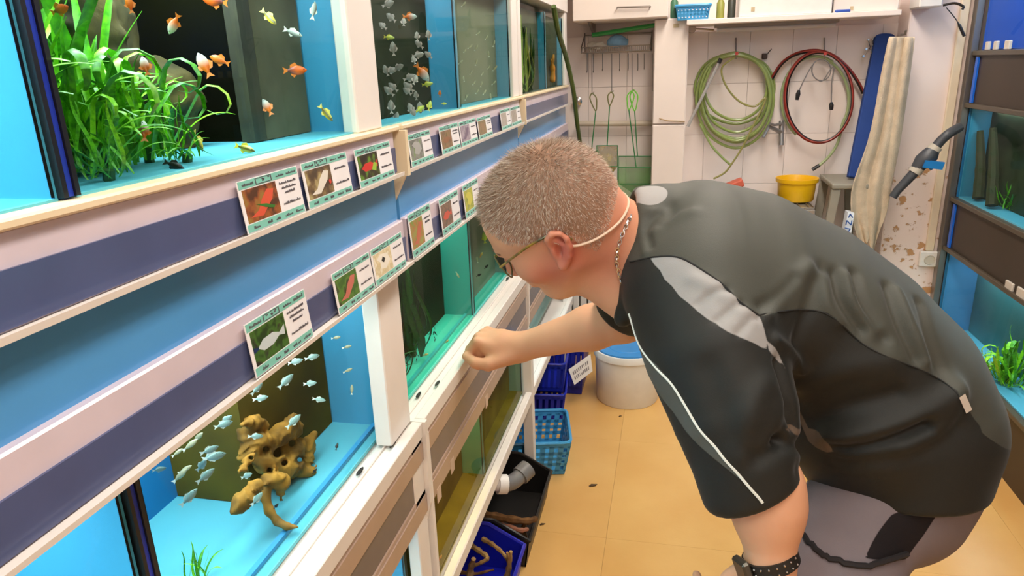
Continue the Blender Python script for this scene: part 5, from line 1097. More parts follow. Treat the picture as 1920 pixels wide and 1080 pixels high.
bkm = mat('bin_black', (30, 28, 26), .4, .5); blm = mat('bin_blue', (26, 34, 176), .3, .5)
wK = bin_('black open fronted bin holding driftwood sticks', -.545, 1.862, .335, .372, .150, bkm, .62)
wB = bin_('blue open fronted bin of twigs in front of the black bin', -.535, 1.512, .29, .29, .150, blm, .62)
tw = mat('twig_tan', (186, 150, 92), .75, .2, col2=(140, 104, 60), nscale=40, bump=.3); tw2 = mat('twig_brown', (130, 92, 54), .8, .2, col2=(90, 62, 36), nscale=40, bump=.3)
def twig(label, pts, r, m, group, fork=None):
    ps = curve(pts, 5); n = len(ps); rs = [r*(1-.55*i/n)*(1+.18*math.sin(i*1.9)) for i in range(n)]
    if fork is None: b = MB(); b.tube(ps, rs, 7); tag(b.build('driftwood_stick', m, None, True), label, 'driftwood', group); return
    t = thing('driftwood_stick', ps[0]-np.array([0, 0, r]), label, 'driftwood', group); b = MB(); b.tube(ps, rs, 7); b.build('main_branch', m, t, True)
    f = curve(fork, 5); b = MB(); b.tube(f, [r*.75*(1-.6*i/len(f)) for i in range(len(f))], 7); b.build('side_branch', m, t, True)
D_ = lambda px, py, z: Zp(px, py, z)
twig('thick brown log across the black bin', [D_(892, 964, .13), D_(940, 971, .135), D_(985, 977, .13), D_(1006, 972, .125)], .016, tw2, 'sticks in the black bin')
twig('reddish stick with a cut end in the black bin', [D_(896, 982, .115), D_(940, 985, .12), D_(975, 994, .12), D_(990, 992, .115)], .011, mat('twig_red', (150, 96, 70), .8), 'sticks in the black bin')
twig('short forked stump in the front of the black bin', [D_(982, 1012, .03), D_(982, 1000, .06), D_(984, 975, .12)], .012, tw2, 'sticks in the black bin')
twig('pale thin stick at the back of the black bin', [D_(902, 980, .085), D_(925, 984, .085), D_(937, 984, .085)], .007, tw, 'sticks in the black bin')
twig('small curved twig at the left of the black bin', [D_(905, 958, .12), D_(912, 958, .135), D_(921, 968, .12)], .004, tw, 'sticks in the black bin')
twig('crooked tan branch at the left of the blue bin', [D_(879, 1020, .10), D_(900, 1034, .11), D_(914, 1046, .115), D_(900, 1056, .10), D_(884, 1062, .08)], .0085, tw, 'twigs in the blue bin')
twig('long curved tan branch arching over the blue bin', [D_(906, 1011, .12), D_(925, 1022, .13), D_(945, 1040, .12), D_(955, 1060, .08)], .0075, tw, 'twigs in the blue bin')
twig('forked upright branch at the right of the blue bin', [D_(950, 1085, .05), D_(955, 1060, .10), D_(958, 1034, .15)], .0095, tw, 'twigs in the blue bin', [D_(955, 1060, .10), D_(954, 1045, .13), D_(951, 1036, .15)])
twig('thick knotted branch low in the blue bin', [D_(880, 1095, .04), D_(882, 1070, .08), D_(888, 1048, .13)], .013, tw, 'twigs in the blue bin')
twig('thin twig lying low across the blue bin', [D_(860, 1072, .06), D_(890, 1076, .07), D_(926, 1068, .08)], .006, tw2, 'twigs in the blue bin')
# grey drain elbow under the bottom frame
t = thing('drain_elbow', Xp(962, 895, -.42), 'grey drain elbow with a white ring under the rack', 'pipe')
p = [Zp(930, 908, .29), Zp(945, 908, .285), Zp(962, 903, .275), Zp(978, 890, .275), Zp(990, 878, .285)]
b = MB(); b.tube(curve(p[1:4], 5), .0225, 14); b.build('elbow', gpl, t, True)
b = MB(); b.tube([p[3]*.8+p[2]*.2, p[4]], .0275, 16); b.tube([p[4], p[4]+(p[4]-p[3])*.02], .024, 16); b.build('end_cap', gpl, t, True, kind='stuff')
b = MB(); b.tube([p[0]+(p[1]-p[0])*.2, p[1]+(p[1]-p[0])*.3], .0275, 16); b.build('white_ring', wpl, t, True)
b = MB(); b.tube([p[0]+[-.04, .01, .02], p[0], p[0]+(p[1]-p[0])*.4], .020, 12); b.build('pipe_stub', wpl, t, True)
# leaf crumbs on the floor
cr = mat('dry_leaf', (86, 62, 34), .8)
for px, py, s, l in ((1112, 911, .013, 'larger brown leaf crumb in the middle of the floor'), (1017, 984, .008, 'dark crumb on the floor beside the black bin'), (1163, 781, .006, 'faint crumb on the floor before the white bucket')):
    c = Zp(px, py, .0); b = MB(); b.ribbon([c+[-s, -s*.5, .001], c+[-s*.3, 0, .004], c+[s*.4, s*.2, .0035], c+[s, s*.9, .001]], [s*.25, s*.5, s*.4, s*.1], (.5, -1, 0)); o = b.build('leaf_crumb', cr); o.modifiers.new('thick', 'SOLIDIFY').thickness = .0015; tag(o, l, 'leaf', 'crumbs on the floor')
# ================================================================== the man bending down to the tanks
def c2w(v): return CM.T @ np.array(v, float)
person = thing('person', (0.42, 0.98, 0.0), 'man in black and grey work shirt bending towards the tanks', 'person')
HS = 1.0
# head axes: face down-left and a little away from the lens
F0 = np.array([-.85, .53, 0.0]); U0 = np.array([-.53, -.85, 0.0]); th = math.radians(27)
F0 /= np.linalg.norm(F0); U0 /= np.linalg.norm(U0)
hF = unit(c2w(math.cos(th)*F0+math.sin(th)*np.array([0, 0, 1.0]))); hU = unit(c2w(U0)); hL = np.cross(hU, hF)
ro = math.radians(27); hU, hL = math.cos(ro)*hU+math.sin(ro)*hL, math.cos(ro)*hL-math.sin(ro)*hU
EARP = T(1042, 470, 1.055); HS = 0.99
HO = EARP-hL*0.074*HS
def hp(f, l, u): return HO+HS*(f*hF+l*hL+u*hU)
HA = np.array([hF, hL, hU])
head = [
    ell(hp(-.012, 0, .040), HA, np.array([.101, .0775, .092])*HS),
    ell(hp(-.045, 0, .030), HA, np.array([.066, .070, .072])*HS, k=.02),
    ell(hp(.045, 0, .045), HA, np.array([.052, .062, .062])*HS, k=.03),
    cone(hp(.030, .0, -.020), hp(.074, 0, -.084), .062*HS, .026*HS, k=.03),
    cone(hp(.005, .048, -.035), hp(.060, .020, -.088), .026*HS, .018*HS, k=.03),
    cone(hp(.005, -.048, -.035), hp(.060, -.020, -.088), .026*HS, .018*HS, k=.03),
    ell(hp(.062, .042, -.018), HA, np.array([.026, .024, .026])*HS, k=.03),
    ell(hp(.062, -.042, -.018), HA, np.array([.026, .024, .026])*HS, k=.03),
    cone(hp(.088, .030, .028), hp(.088, -.030, .028), .010*HS, .010*HS, k=.02),
    ell(hp(.100, .032, .010), HA, np.array([.020, .017, .012])*HS, 's', .012),
    ell(hp(.100, -.032, .010), HA, np.array([.020, .017, .012])*HS, 's', .012),
    cone(hp(.092, 0, .020), hp(.113, 0, -.022), .009*HS, .0125*HS, k=.012),
    ell(hp(.106, .011, -.025), HA, np.array([.010, .008, .008])*HS, k=.006),
    ell(hp(.106, -.011, -.025), HA, np.array([.010, .008, .008])*HS, k=.006),
    ell(hp(.086, 0, -.050), HA, np.array([.017, .026, .018])*HS, k=.015),
    cone(hp(.099, .016, -.049), hp(.099, -.016, -.049), .006*HS, .006*HS, k=.006),
    cone(hp(.097, .015, -.060), hp(.097, -.015, -.060), .007*HS, .007*HS, k=.006),
    cone(hp(.106, .020, -.0545), hp(.106, -.020, -.0545), .002*HS, .002*HS, 's', .004),
]
for sd in (1, -1):
    eC = lambda f, l, u: hp(-.006+f, sd*(.0735+l), .002+u)
    eA = np.array([unit(hF*.99+hL*sd*.06), unit(hL*sd*.99-hF*.06), hU])
    tilt = math.radians(22)
    e0, e2 = eA[0]*math.cos(tilt)+eA[2]*math.sin(tilt), -eA[0]*math.sin(tilt)+eA[2]*math.cos(tilt)
    def ep(f, l, u): return eC(0, 0, 0)+HS*(e0*f+eA[1]*l+e2*u)
    head += [ell(ep(-.004, .004, .002), np.array([e0, eA[1], e2]), np.array([.017, .008, .031])*HS, k=.006)]
    rim = [(.010, .006, .012), (.009, .011, .024), (.001, .0135, .0325), (-.011, .0155, .031), (-.019, .0165, .021), (-.020, .016, .006), (-.015, .0135, -.010), (-.008, .010, -.022), (-.001, .0075, -.029)]
    for a, b in zip(rim[:-1], rim[1:]): head.append(cone(ep(*a), ep(*b), .0046*HS, .0046*HS, k=.004))
    head.append(ell(ep(.001, .008, -.029), np.array([e0, eA[1], e2]), np.array([.008, .0055, .008])*HS, k=.005))
    head.append(ell(ep(-.003, .014, .000), np.array([e0, eA[1], e2]), np.array([.009, .011, .015])*HS, 's', .004))
    head.append(ell(ep(-.008, .017, .020), np.array([e0, eA[1], e2]), np.array([.006, .006, .009])*HS, 's', .004))
    head.append(ell(ep(.007, .007, -.002), np.array([e0, eA[1], e2]), np.array([.004, .004, .007])*HS, k=.004))
    inner = [(-.001, .012, .021), (-.010, .013, .012), (-.0115, .013, .000), (-.005, .012, -.012)]
    for a, b in zip(inner[:-1], inner[1:]): head.append(cone(ep(*a), ep(*b), .003*HS, .003*HS, k=.004))
# neck and trunk
wN = unit([0.06, -1, 0])
nk0 = hp(-.035, 0, -.030); nk1 = T(1195, 482, 1.165)
trunk = [cone(nk0, nk1, .060, .068, k=.035), cone(hp(-.052, 0, -.01), T(1218, 470, 1.16), .038, .05, k=.04),
         cone(hp(.02, 0, -.06), T(1185, 545, 1.16), .04, .055, k=.03)]
BD = [(T(1240, 490, 1.16), .12, .075), (T(1330, 510, 1.17), .165, .105), (T(1450, 575, 1.175), .165, .11), (T(1570, 665, 1.18), .155, .11),
      (T(1655, 760, 1.185), .145, .110), (T(1670, 840, 1.19), .125, .095)]
trunk.append(etube(BD, wN, k=.03))
# near (left) arm hanging, hand on the knee
SHL, ELL_, WRL = T(1298, 548, 1.09), T(1437, 912, .985), T(1446, 1062, .99)
trunk += [cone(T(1300, 530, 1.10), SHL, .065, .062, k=.04), cone(SHL, ELL_, .058, .047, k=.03),
          cone(ELL_, ELL_*.72+WRL*.28, .0475, .0475, k=.02), cone(ELL_*.72+WRL*.28, WRL, .0475, .031, k=.02)]
# far (right) arm reaching to the sill
SHR, ELR, WRR = T(1225, 480, 1.36), T(1170, 597, 1.46), T(972, 652, 1.55)
trunk += [cone(T(1270, 500, 1.26), SHR, .065, .06, k=.04), cone(SHR, ELR, .056, .047, k=.03),
          cone(ELR, ELR*.7+WRR*.3, .048, .046, k=.02), cone(ELR*.7+WRR*.3, WRR, .046, .029, k=.02)]
# right fist, thumb side towards the lens, knuckles to the pane
def fist(w, d, s, n):
    """w wrist, d along the forearm, s thumb side, n back of the hand"""
    G_ = 1.14; A = np.array([d, s, n]); q = lambda a, b, c: w+(d*a+s*b+n*c)*G_
    pr = [cone(w, q(.03, .0, 0), .030, .034, k=.02), ell(q(.050, -.002, -.002), A, (.046, .046, .028), k=.015)]
    for i, (b, l, r) in enumerate(((.029, .044, .0105), (.010, .048, .0108), (-.010, .044, .0102), (-.028, .036, .0092))):
        k0 = q(.078-abs(i-1)*.003, b, .010); k1 = q(.094-abs(i-1)*.003, b, -.020); k2 = q(.070, b*.95, -.040); k3 = q(.050, b*.95, -.034)
        pr += [cone(q(.045, b*.8, .004), k0, .010, r*1.05, k=.008), cone(k0, k1, r*1.08, r, k=.004), cone(k1, k2, r, r*.92, k=.004), cone(k2, k3, r*.92, r*.8, k=.004)]
    pr.append(ell(q(.068, .004, -.016), A, (.020, .034, .020), k=.005))
    pr += [cone(q(.012, .022, -.012), q(.045, .046, -.024), .018, .0145, k=.014), cone(q(.045, .046, -.024), q(.070, .049, -.024), .0135, .0125, k=.005),
           cone(q(.070, .049, -.024), q(.092, .040, -.019), .0125, .0095, k=.004)]
    return pr
fd = unit(T(860, 630, 1.58)-WRR); fs = c2w([-.15, .35, -.9]); fs = unit(fs-fd*(fs@fd)); fn_ = np.cross(fd, fs)
if fn_[2] < 0: fn_ = -fn_
hand_r = fist(WRR, fd, fs, fn_)
# left hand laid over the knee
kd = unit(np.array([-.45, .30, -.85])); ks = unit(np.cross(kd, [0.2, -1, 0.1])); kn = np.cross(kd, ks)
if kn[1] > 0: kn = -kn; ks = -ks
def openhand(w, d, s, n):
    A = np.array([d, s, n]); q = lambda a, b, c: w+d*a+s*b+n*c
    pr = [cone(w, q(.03, 0, 0), .028, .03, k=.02), ell(q(.055, 0, 0), A, (.05, .042, .018), k=.014)]
    for b, l in ((.030, .070), (.010, .078), (-.010, .072), (-.029, .056)):
        k0 = q(.095, b, 0); k1 = q(.095+l*.48, b*1.15, -.010); k2 = q(.095+l*.78, b*1.2, -.028); k3 = q(.095+l*.9, b*1.2, -.044)
        pr += [cone(q(.06, b*.8, 0), k0, .0105, .0105, k=.006), cone(k0, k1, .010, .009, k=.004), cone(k1, k2, .009, .0082, k=.004), cone(k2, k3, .0082, .007, k=.004)]
    pr += [cone(q(.02, .025, -.005), q(.055, .055, -.016), .017, .0125, k=.012), cone(q(.055, .055, -.016), q(.095, .066, -.026), .0115, .009, k=.005)]
    return pr
hand_l = openhand(WRL, kd, ks, kn)
# legs inside the trousers
HPL, HPR = T(1668, 885, 1.14), T(1655, 850, 1.30)
KNL, KNR = T(1468, 1222, 1.075), T(1492, 1120, 1.42)
ANL = np.array([KNL[0]+.13, KNL[1]+.03, .09]); ANR = np.array([KNR[0]+.13, KNR[1]-.02, .09])
for h_, k_, a_ in ((HPL, KNL, ANL), (HPR, KNR, ANR)):
    trunk += [cone(h_, k_, .075, .052, k=.03), cone(k_, k_*.7+a_*.3, .052, .053, k=.02), cone(k_*.7+a_*.3, a_, .053, .036, k=.02),
              cone(a_, a_+np.array([-.10, 0, -.05]), .034, .026, k=.02)]
bV, bQ = sdf_mesh(head+trunk+hand_r+hand_l, .0032, smooth=1)
# complexion: ruddy ear, cheek, nose, knuckles
hl = (bV-HO) @ HA.T/HS
def blob(c, r): return np.exp(-(((hl-np.array(c))/np.array(r))**2).sum(1))
red = .75*blob((.035, .06, -.03), (.05, .04, .035))+.9*blob((-.02, .085, .005), (.03, .02, .04))+.5*blob((.11, 0, -.02), (.02, .03, .03))+.5*blob((-.04, .05, -.07), (.05, .06, .05))+.5*blob((-.085, 0, -.02), (.05, .06, .05))
tan = 0.0*red
skin = attr_mix_mat('skin', (224, 166, 130), [('soft_red', (194, 100, 84))], rough=.52, spec=.35, bump=.12, bscale=300, nz=.10, sub=.12)
body = np_mesh('body', bV, bQ, skin, person, {'soft_red': np.clip(red, 0, 1)})

# ------------------------------------------------------------------ hair: cropped, greying
hN = vnormals(bV, bQ)
def hairmask(l):
    f, s, u = l[:, 0], np.abs(l[:, 1]), l[:, 2]
    # hairline: forehead edge, temple, round the ear, nape
    front = np.interp(u, [-.1, -.06, -.015, .012, .035, .05, .075, .10, .14], [-.068, -.052, -.034, -.026, .026, .052, .068, .080, .080])
    m = np.minimum(front-f, u+.043-.65*np.maximum(0, -.050-f))
    return m
hm = hairmask(hl)
sel = (np.linalg.norm(bV-HO, axis=1) < .17) & (hm > -.012)
side = (np.abs(hl[:, 1]) > .079) & (hl[:, 2] < .04) & (hl[:, 0] > -.045)     # not on the ears
sel &= ~side
ff = sel[bQ].all(1) & (hm[bQ].min(1) > 0.0)
hq = bQ[ff]; ids = np.unique(hq); rm = -np.ones(len(bV), int); rm[ids] = np.arange(len(ids))
rg = np.random.default_rng(3)
thk = np.clip(hm[ids]/.02, 0, 1)
capV = bV[ids]+hN[ids]*(.0006+.0022*thk)[:, None]; capQ = rm[hq]
tri = np.concatenate([hq[:, [0, 1, 2]], hq[:, [0, 2, 3]]])
a_, b_, c_ = bV[tri[:, 0]], bV[tri[:, 1]], bV[tri[:, 2]]
ar = np.linalg.norm(np.cross(b_-a_, c_-a_), axis=1); NS = 26000
pk = rg.choice(len(tri), NS, p=ar/ar.sum()); r1, r2 = rg.random(NS), rg.random(NS); fl = r1+r2 > 1; r1[fl], r2[fl] = 1-r1[fl], 1-r2[fl]
sp = a_[pk]+(b_[pk]-a_[pk])*r1[:, None]+(c_[pk]-a_[pk])*r2[:, None]
sn = unit(np.array([1, 0, 0]))*0+hN[tri[pk, 0]]
sl = (sp-HO) @ HA.T/HS
crown = hp(-.055, 0, .115)
away = sp-crown; away -= sn*(away*sn).sum(1)[:, None]; away /= np.linalg.norm(away, axis=1)[:, None]+1e-9
dirn = sn*.60+away*.65+rg.normal(0, .22, (NS, 3)); dirn /= np.linalg.norm(dirn, axis=1)[:, None]
topness = np.clip((sl[:, 2]-.02)/.10, 0, 1)
ln = (.0065+.0085*topness)*(.7+.6*rg.random(NS))*np.clip(hairmask(sl)/.015+.35, .3, 1)
wd = np.cross(dirn, rg.normal(0, 1, (NS, 3))); wd /= np.linalg.norm(wd, axis=1)[:, None]
hw = .00042
V3 = np.empty((NS, 3, 3)); V3[:, 0] = sp-wd*hw; V3[:, 1] = sp+wd*hw; V3[:, 2] = sp+dirn*ln[:, None]
grey = np.clip(.72-.40*topness+rg.normal(0, .33, NS), 0, 1)
cb, cg = np.array(lin((128, 96, 72))[:3]), np.array(lin((226, 208, 190))[:3])
scol = cb+(cg-cb)*grey[:, None]
hcol = np.repeat(scol, 3, 0)
hmat = mat('hair_strand', (140, 110, 90), .55, .35)
nt = hmat.node_tree; at = nt.nodes.new('ShaderNodeAttribute'); at.attribute_name = 'col'; nt.links.new(at.outputs['Color'], nt.nodes['Principled BSDF'].inputs['Base Color'])
capT = np.concatenate([capQ[:, [0, 1, 2]], capQ[:, [0, 2, 3]]])
e_h = np.clip((hm[ids]+rg.normal(0, .003, len(ids)))/.022, 0, 1)[:, None]; ccol = (np.array(lin((150, 114, 92))[:3])*e_h+np.array(lin((214, 144, 112))[:3])*(1-e_h))*(.85+.3*rg.random(len(capV)))[:, None]
hair = np_mesh('hair', np.concatenate([capV, V3.reshape(-1, 3)]), np.concatenate([capT, np.arange(NS*3).reshape(-1, 3)+len(capV)]), hmat, person, {'col': np.concatenate([ccol, hcol])})
hair['kind'] = 'stuff'; hair['label'] = 'short cropped greying brown hair'
# eyes
eyem = mat('eye_white', (235, 228, 220), .2, .5); irism = mat('iris', (70, 80, 90), .2, .5)
for s in (1, -1):
    b = MB(); c = hp(.078, s*.032, .010)
    b.lathe([(0, -.011), (.008, -.008), (.0115, 0), (.008, .008), (0, .011)], c, 12, hF); e_ = b.build('eye', eyem, person, True)
    b = MB(); b.lathe([(.0055, .0095), (.003, .0112), (0, .0115)], c, 10, hF); b.build('iris', irism, e_, True)
for s in (1, -1):   # eyebrows
    b = MB(); b.tube([hp(.098, s*.012, .030), hp(.100, s*.028, .036), hp(.088, s*.048, .033)], [.0035, .004, .002], 6, flat=.6); b.build('eyebrow', mat('brow_hair', (110, 85, 66), .7, .2), person, True)

# ------------------------------------------------------------------ shirt
SHS = [(T(1205, 476, 1.16), .085, .078), (T(1248, 472, 1.165), .145, .098), (T(1310, 486, 1.17), .195, .128), (T(1400, 520, 1.175), .200, .140),
       (T(1495, 572, 1.18), .190, .147), (T(1580, 640, 1.18), .185, .150), (T(1648, 718, 1.185), .182, .150), (T(1680, 795, 1.19), .182, .148), (T(1675, 855, 1.195), .180, .140), (T(1660, 1000, 1.20), .172, .122)]
hemn = unit(T(1640, 985, 1.15)-T(1690, 820, 1.17)); hemc = T(1650, 962, 1.0)
hem_axis = unit(c2w([.03, 1, .02]))
shirt_pr = [etube(SHS, wN, k=.03),
            ell(T(1560, 800, 1.16), np.array([unit(c2w([-.6, .8, 0])), unit(c2w([.8, .6, 0])), c2w([0, 0, 1])]), (.085, .10, .15), k=.05),
            ell(T(1724, 768, 1.19), np.array([unit(c2w([.5, .86, 0])), unit(c2w([.86, -.5, 0])), c2w([0, 0, 1])]), (.115, .072, .15), k=.05)]
_hc = T(1680, 972, 1.03); _t = shirt_pr[0]
shirt_pr.append(Prim(lambda P_: -((P_-_hc)@hem_axis), _t.lo-.1, _t.hi+.1, 's', .006))
# near sleeve
hc = T(1417, 921, .985); hn = unit(T(1435, 985, .985)-T(1400, 880, .985)); cut_d = unit(c2w([-.36, -.80, 0.0]))*-1
sleeve_l = etube([(T(1300, 545, 1.07), .095, .105), (T(1338, 655, 1.02), .088, .098), (T(1378, 770, .992), .078, .084), (T(1404, 860, .985), .068, .073), (T(1432, 980, .985), .064, .068)],
                 c2w([0, 0, -1]), k=.035, cut=(hc, unit(c2w([.42, .90, 0.10]))))
sleeve_r = etube([(T(1262, 488, 1.28), .085, .095), (T(1222, 520, 1.36), .075, .082), (T(1165, 590, 1.47), .062, .068), (T(1120, 640, 1.53), .062, .068)], c2w([0, 0, -1]), k=.035,
                 cut=(T(1163, 580, 1.46), unit(T(1100, 680, 1.56)-T(1215, 515, 1.37))))
collar = [etube([(T(1240, 446, 1.16), .090, .090), (T(1200, 454, 1.155), .084, .092), (T(1160, 458, 1.155), .080, .090)], wN, k=.012, cut=(T(1168, 470, 1.155), unit(c2w([-.96, -.12, 0])))),
          etube([(T(1300, 480, 1.165), .06, .06), (T(1165, 456, 1.155), .072, .080), (T(1100, 456, 1.155), .072, .080)], wN, op='s', k=.006),
          cone(T(1195, 520, 1.10), T(1168, 596, 1.13), .022, .014, k=.012), cone(T(1195, 500, 1.24), T(1160, 585, 1.20), .022, .014, k=.012)]
shirt_pr += [sleeve_l, sleeve_r]+collar
sV, sQ = sdf_mesh(shirt_pr, .0042, smooth=2)
def surf(px, py, V, PV, rad=9):
    d2 = (PV[:, 0]-px)**2+(PV[:, 1]-py)**2; c = np.where(d2 < rad*rad)[0]
    if not len(c): c = np.argsort(d2)[:12]
    z = PV[c, 2]; c = c[z < z.min()+.03]; return V[c[np.argmin(d2[c])]]
PV = proj(sV)
def sc(pts, n=4, V=sV, PV=PV): return np.array([surf(*p, V, PV) for p in curve(pts, n)]) if len(pts) > 2 else np.array([surf(*p, V, PV) for p in pts])
# folds sculpted into the cloth: (line on the cloth, depth, width); negative = crease
FOLDS = [([(1570, 510), (1578, 566), (1613, 616)], -.006, .010), ([(1590, 515), (1600, 570), (1640, 620)], .005, .012), ([(1606, 510), (1612, 566), (1655, 632)], -.006, .010),
         ([(1665, 540), (1680, 605), (1712, 670)], -.006, .011), ([(1680, 545), (1700, 610), (1730, 675)], .005, .012), ([(1725, 565), (1735, 625), (1757, 690)], -.005, .012),
         ([(1545, 520), (1550, 570), (1572, 600)], .005, .012), ([(1520, 500), (1470, 545), (1440, 590)], .005, .014), ([(1490, 520), (1455, 560), (1425, 575)], -.005, .010), ([(1545, 500), (1520, 560), (1490, 640)], -.004, .012),
         ([(1460, 830), (1545, 842), (1620, 838), (1690, 815), (1730, 795)], -.012, .011), ([(1560, 825), (1640, 812), (1720, 778), (1780, 725)], .010, .020), ([(1700, 838), (1760, 800), (1790, 745)], .006, .02),
         ([(1500, 720), (1580, 690), (1660, 680)], .005, .022), ([(1520, 790), (1600, 760), (1680, 735)], -.005, .016), ([(1500, 880), (1600, 870), (1720, 850), (1790, 800)], -.004, .015),
         ([(1450, 640), (1480, 660), (1500, 690)], .006, .010), ([(1455, 680), (1475, 740), (1490, 800)], -.008, .010), ([(1300, 520), (1350, 545), (1400, 600)], .003, .012),
         ([(1235, 400), (1212, 425), (1218, 460)], -.0025, .008), ([(1222, 395), (1200, 425), (1206, 470)], .002, .008), ([(1255, 385), (1262, 402), (1240, 420)], -.0025, .010), ([(1300, 395), (1260, 410), (1225, 430)], .0025, .012),
         ([(1310, 570), (1340, 548), (1360, 545)], -.003, .006), ([(1345, 605), (1375, 575), (1390, 572)], -.003, .006), ([(1380, 625), (1405, 600), (1415, 598)], -.003, .006),
         ([(1430, 720), (1400, 780), (1390, 850)], .004, .018), ([(1330, 700), (1360, 780), (1390, 840)], -.003, .02), ([(1480, 770), (1465, 830), (1420, 860)], -.004, .012)]
nS = vnormals(sV, sQ); dsp = np.zeros(len(sV))
for pts, amp, w in FOLDS:
    L_ = sc(pts)
    for _ in range(4): L_[1:-1] = .25*L_[:-2]+.5*L_[1:-1]+.25*L_[2:]
    lo_, hi_ = L_.min(0)-.06, L_.max(0)+.06; c = np.where(((sV > lo_) & (sV < hi_)).all(1))[0]
    dd = line_d(sV[c], L_); dsp[c] += 1.5*amp*np.exp(-(dd/(.95*w))**2)
rgn = np.random.default_rng(5)
for _ in range(14):   # soft large drape
    kx = rgn.normal(0, 14, 3); dsp += .0011*np.sin(sV @ kx+rgn.random()*6.28)
sV = sV+nS*dsp[:, None]; sV = lap(sV, sQ, .15); PV = proj(sV)
def xz(pts, n=4, V=None): return sc(pts, n, sV, PV)[:, [0, 2]]
vxz = sV[:, [0, 2]]; onarm = (sV[:, 1] < T(1400, 700, 1.06)[1])
yoke_line = xz([(1182, 492), (1215, 484), (1260, 480), (1300, 494), (1350, 530), (1395, 572), (1424, 592), (1475, 583), (1530, 580), (1568, 600), (1610, 640), (1660, 668), (1720, 690), (1770, 716), (1800, 742), (1828, 785), (1845, 815)])
yoke_poly = list(yoke_line)+[(1.0, .45), (1.0, 1.6), (-.6, 1.6), (yoke_line[0][0]-.05, yoke_line[0][1]+.02)]
grey_poly = xz([(1220, 483), (1258, 480), (1300, 494), (1350, 530), (1395, 572), (1426, 598), (1437, 652), (1400, 637), (1345, 610), (1290, 568), (1247, 522), (1220, 483)], 3)
grey2 = xz([(1438, 640), (1462, 664), (1470, 690), (1440, 655)], 2)
strip = xz([(1184, 610), (1201, 651), (1261, 721), (1303, 792), (1366, 869), (1400, 905), (1362, 880), (1310, 835), (1262, 775), (1215, 708), (1192, 655)], 2)
dy = poly_sd(vxz, yoke_poly); dg = np.maximum(poly_sd(vxz, grey_poly), poly_sd(vxz, grey2)); dg = np.maximum(dg, .028-np.linalg.norm(sV-surf(1218, 360, sV, PV, 12), axis=1)); ds = np.where(onarm, poly_sd(vxz, strip), -1)
highlight_poly = xz([(1470, 802), (1500, 797), (1535, 812), (1562, 846), (1530, 840), (1500, 812)], 2); dt = poly_sd(vxz, highlight_poly)  # tan highlight low on the shirt front, painted into the cloth colour
shirt_m = attr_mix_mat('shirt_cloth', (29, 29, 25), [('yoke', (66, 66, 58)), ('grey', (150, 146, 143)), ('strip', (84, 84, 78)), ('belly_highlight', (92, 76, 62))], rough=.62, spec=.35, bump=.25, bscale=900, nz=.10, sheen=.08)
shirt = np_mesh('shirt', sV, sQ, shirt_m, person, {'yoke': dy, 'grey': dg, 'strip': ds, 'belly_highlight': dt})
shirt['label'] = 'black short sleeved shirt with grey shoulder panel and dark grey back'
def stitch(name, pts, r, m, label=None, lift=0.0, n=6):
    L_ = sc(pts, 8, sV, PV); 
    for _ in range(8): L_[1:-1] = .25*L_[:-2]+.5*L_[1:-1]+.25*L_[2:]
    L_ = L_+ (CC-L_)/np.linalg.norm(CC-L_, axis=1)[:, None]*lift
    b = MB(); b.tube(L_, r, n); o = b.build(name, m, shirt, True)
    if label: o['label'] = label
    return o
stitch('piping', [(1180, 587), (1188, 615), (1201, 651), (1230, 690), (1261, 721), (1303, 792), (1335, 832), (1366, 869), (1400, 908), (1431, 942)], .0021, mat('piping_white', (225, 225, 215), .5), 'thin white piping down the sleeve')
stitch('seam', [(1182, 492), (1215, 484), (1260, 480), (1300, 494), (1350, 530), (1395, 572), (1424, 592)], .0016, mat('seam_thread', (22, 22, 20), .8))
stitch('seam', [(1424, 592), (1475, 583), (1530, 580), (1568, 600), (1610, 640), (1660, 668), (1720, 690), (1770, 716), (1800, 742)], .0012, mat('seam_thread', (22, 22, 20), .8))
L_ = sc([(1802, 742), (1808, 756), (1817, 770)], 3, sV, PV); b = MB(); nrm = unit(CC-L_[3]); b.ribbon([L_[0]*(1-t_)+L_[-1]*t_+nrm*.011 for t_ in np.linspace(0, 1, 6)], [.0048]*6, c2w([1, -.5, 0])); b.build('side_tag', mat('tag_white', (228, 224, 220), .6), shirt)['label'] = 'small white fabric tag on the side seam'

# ------------------------------------------------------------------ trousers, belt, shoes
gr = attr_mix_mat('trouser_cloth', (124, 113, 116), [('panel', (30, 25, 27))], rough=.8, spec=.2, bump=.3, bscale=700, nz=.12)
tp = [etube([(T(1690, 800, 1.195), .15, .115), (T(1680, 880, 1.20), .155, .115), (T(1660, 925, 1.20), .150, .110)], wN, k=.03)]
for h_, k_, a_, r0 in ((HPL, KNL, ANL, .092), (HPR, KNR, ANR, .090)):
    tp += [cone(h_, h_*.45+k_*.55, r0, .086, k=.04), cone(h_*.45+k_*.55, k_, .086, .073, k=.03), cone(k_, k_*.5+a_*.5, .073, .071, k=.03), cone(k_*.5+a_*.5, a_, .071, .062, k=.02)]
tV, tQ = sdf_mesh(tp, .006, smooth=2)
tN = vnormals(tV, tQ); PT = proj(tV)
tq = lambda pts, n=3: np.array([surf(*p, tV, PT, 12) for p in curve(pts, n)])
pan = tq([(1672, 972), (1772, 930), (1700, 1050), (1626, 1050)])[:, [0, 2]]
dsp = np.zeros(len(tV))
for kx in np.random.default_rng(9).normal(0, 22, (10, 3)): dsp += .0012*np.sin(tV @ kx)
pk = tq([(1504, 1000), (1530, 1030), (1575, 1052), (1630, 1060), (1700, 1042)], 6)
tV = tV+tN*dsp[:, None]
trs = np_mesh('trousers', tV, tQ, gr, person, {'panel': poly_sd(tV[:, [0, 2]], list(pan))}); trs['label'] = 'grey work trousers with a black thigh panel'
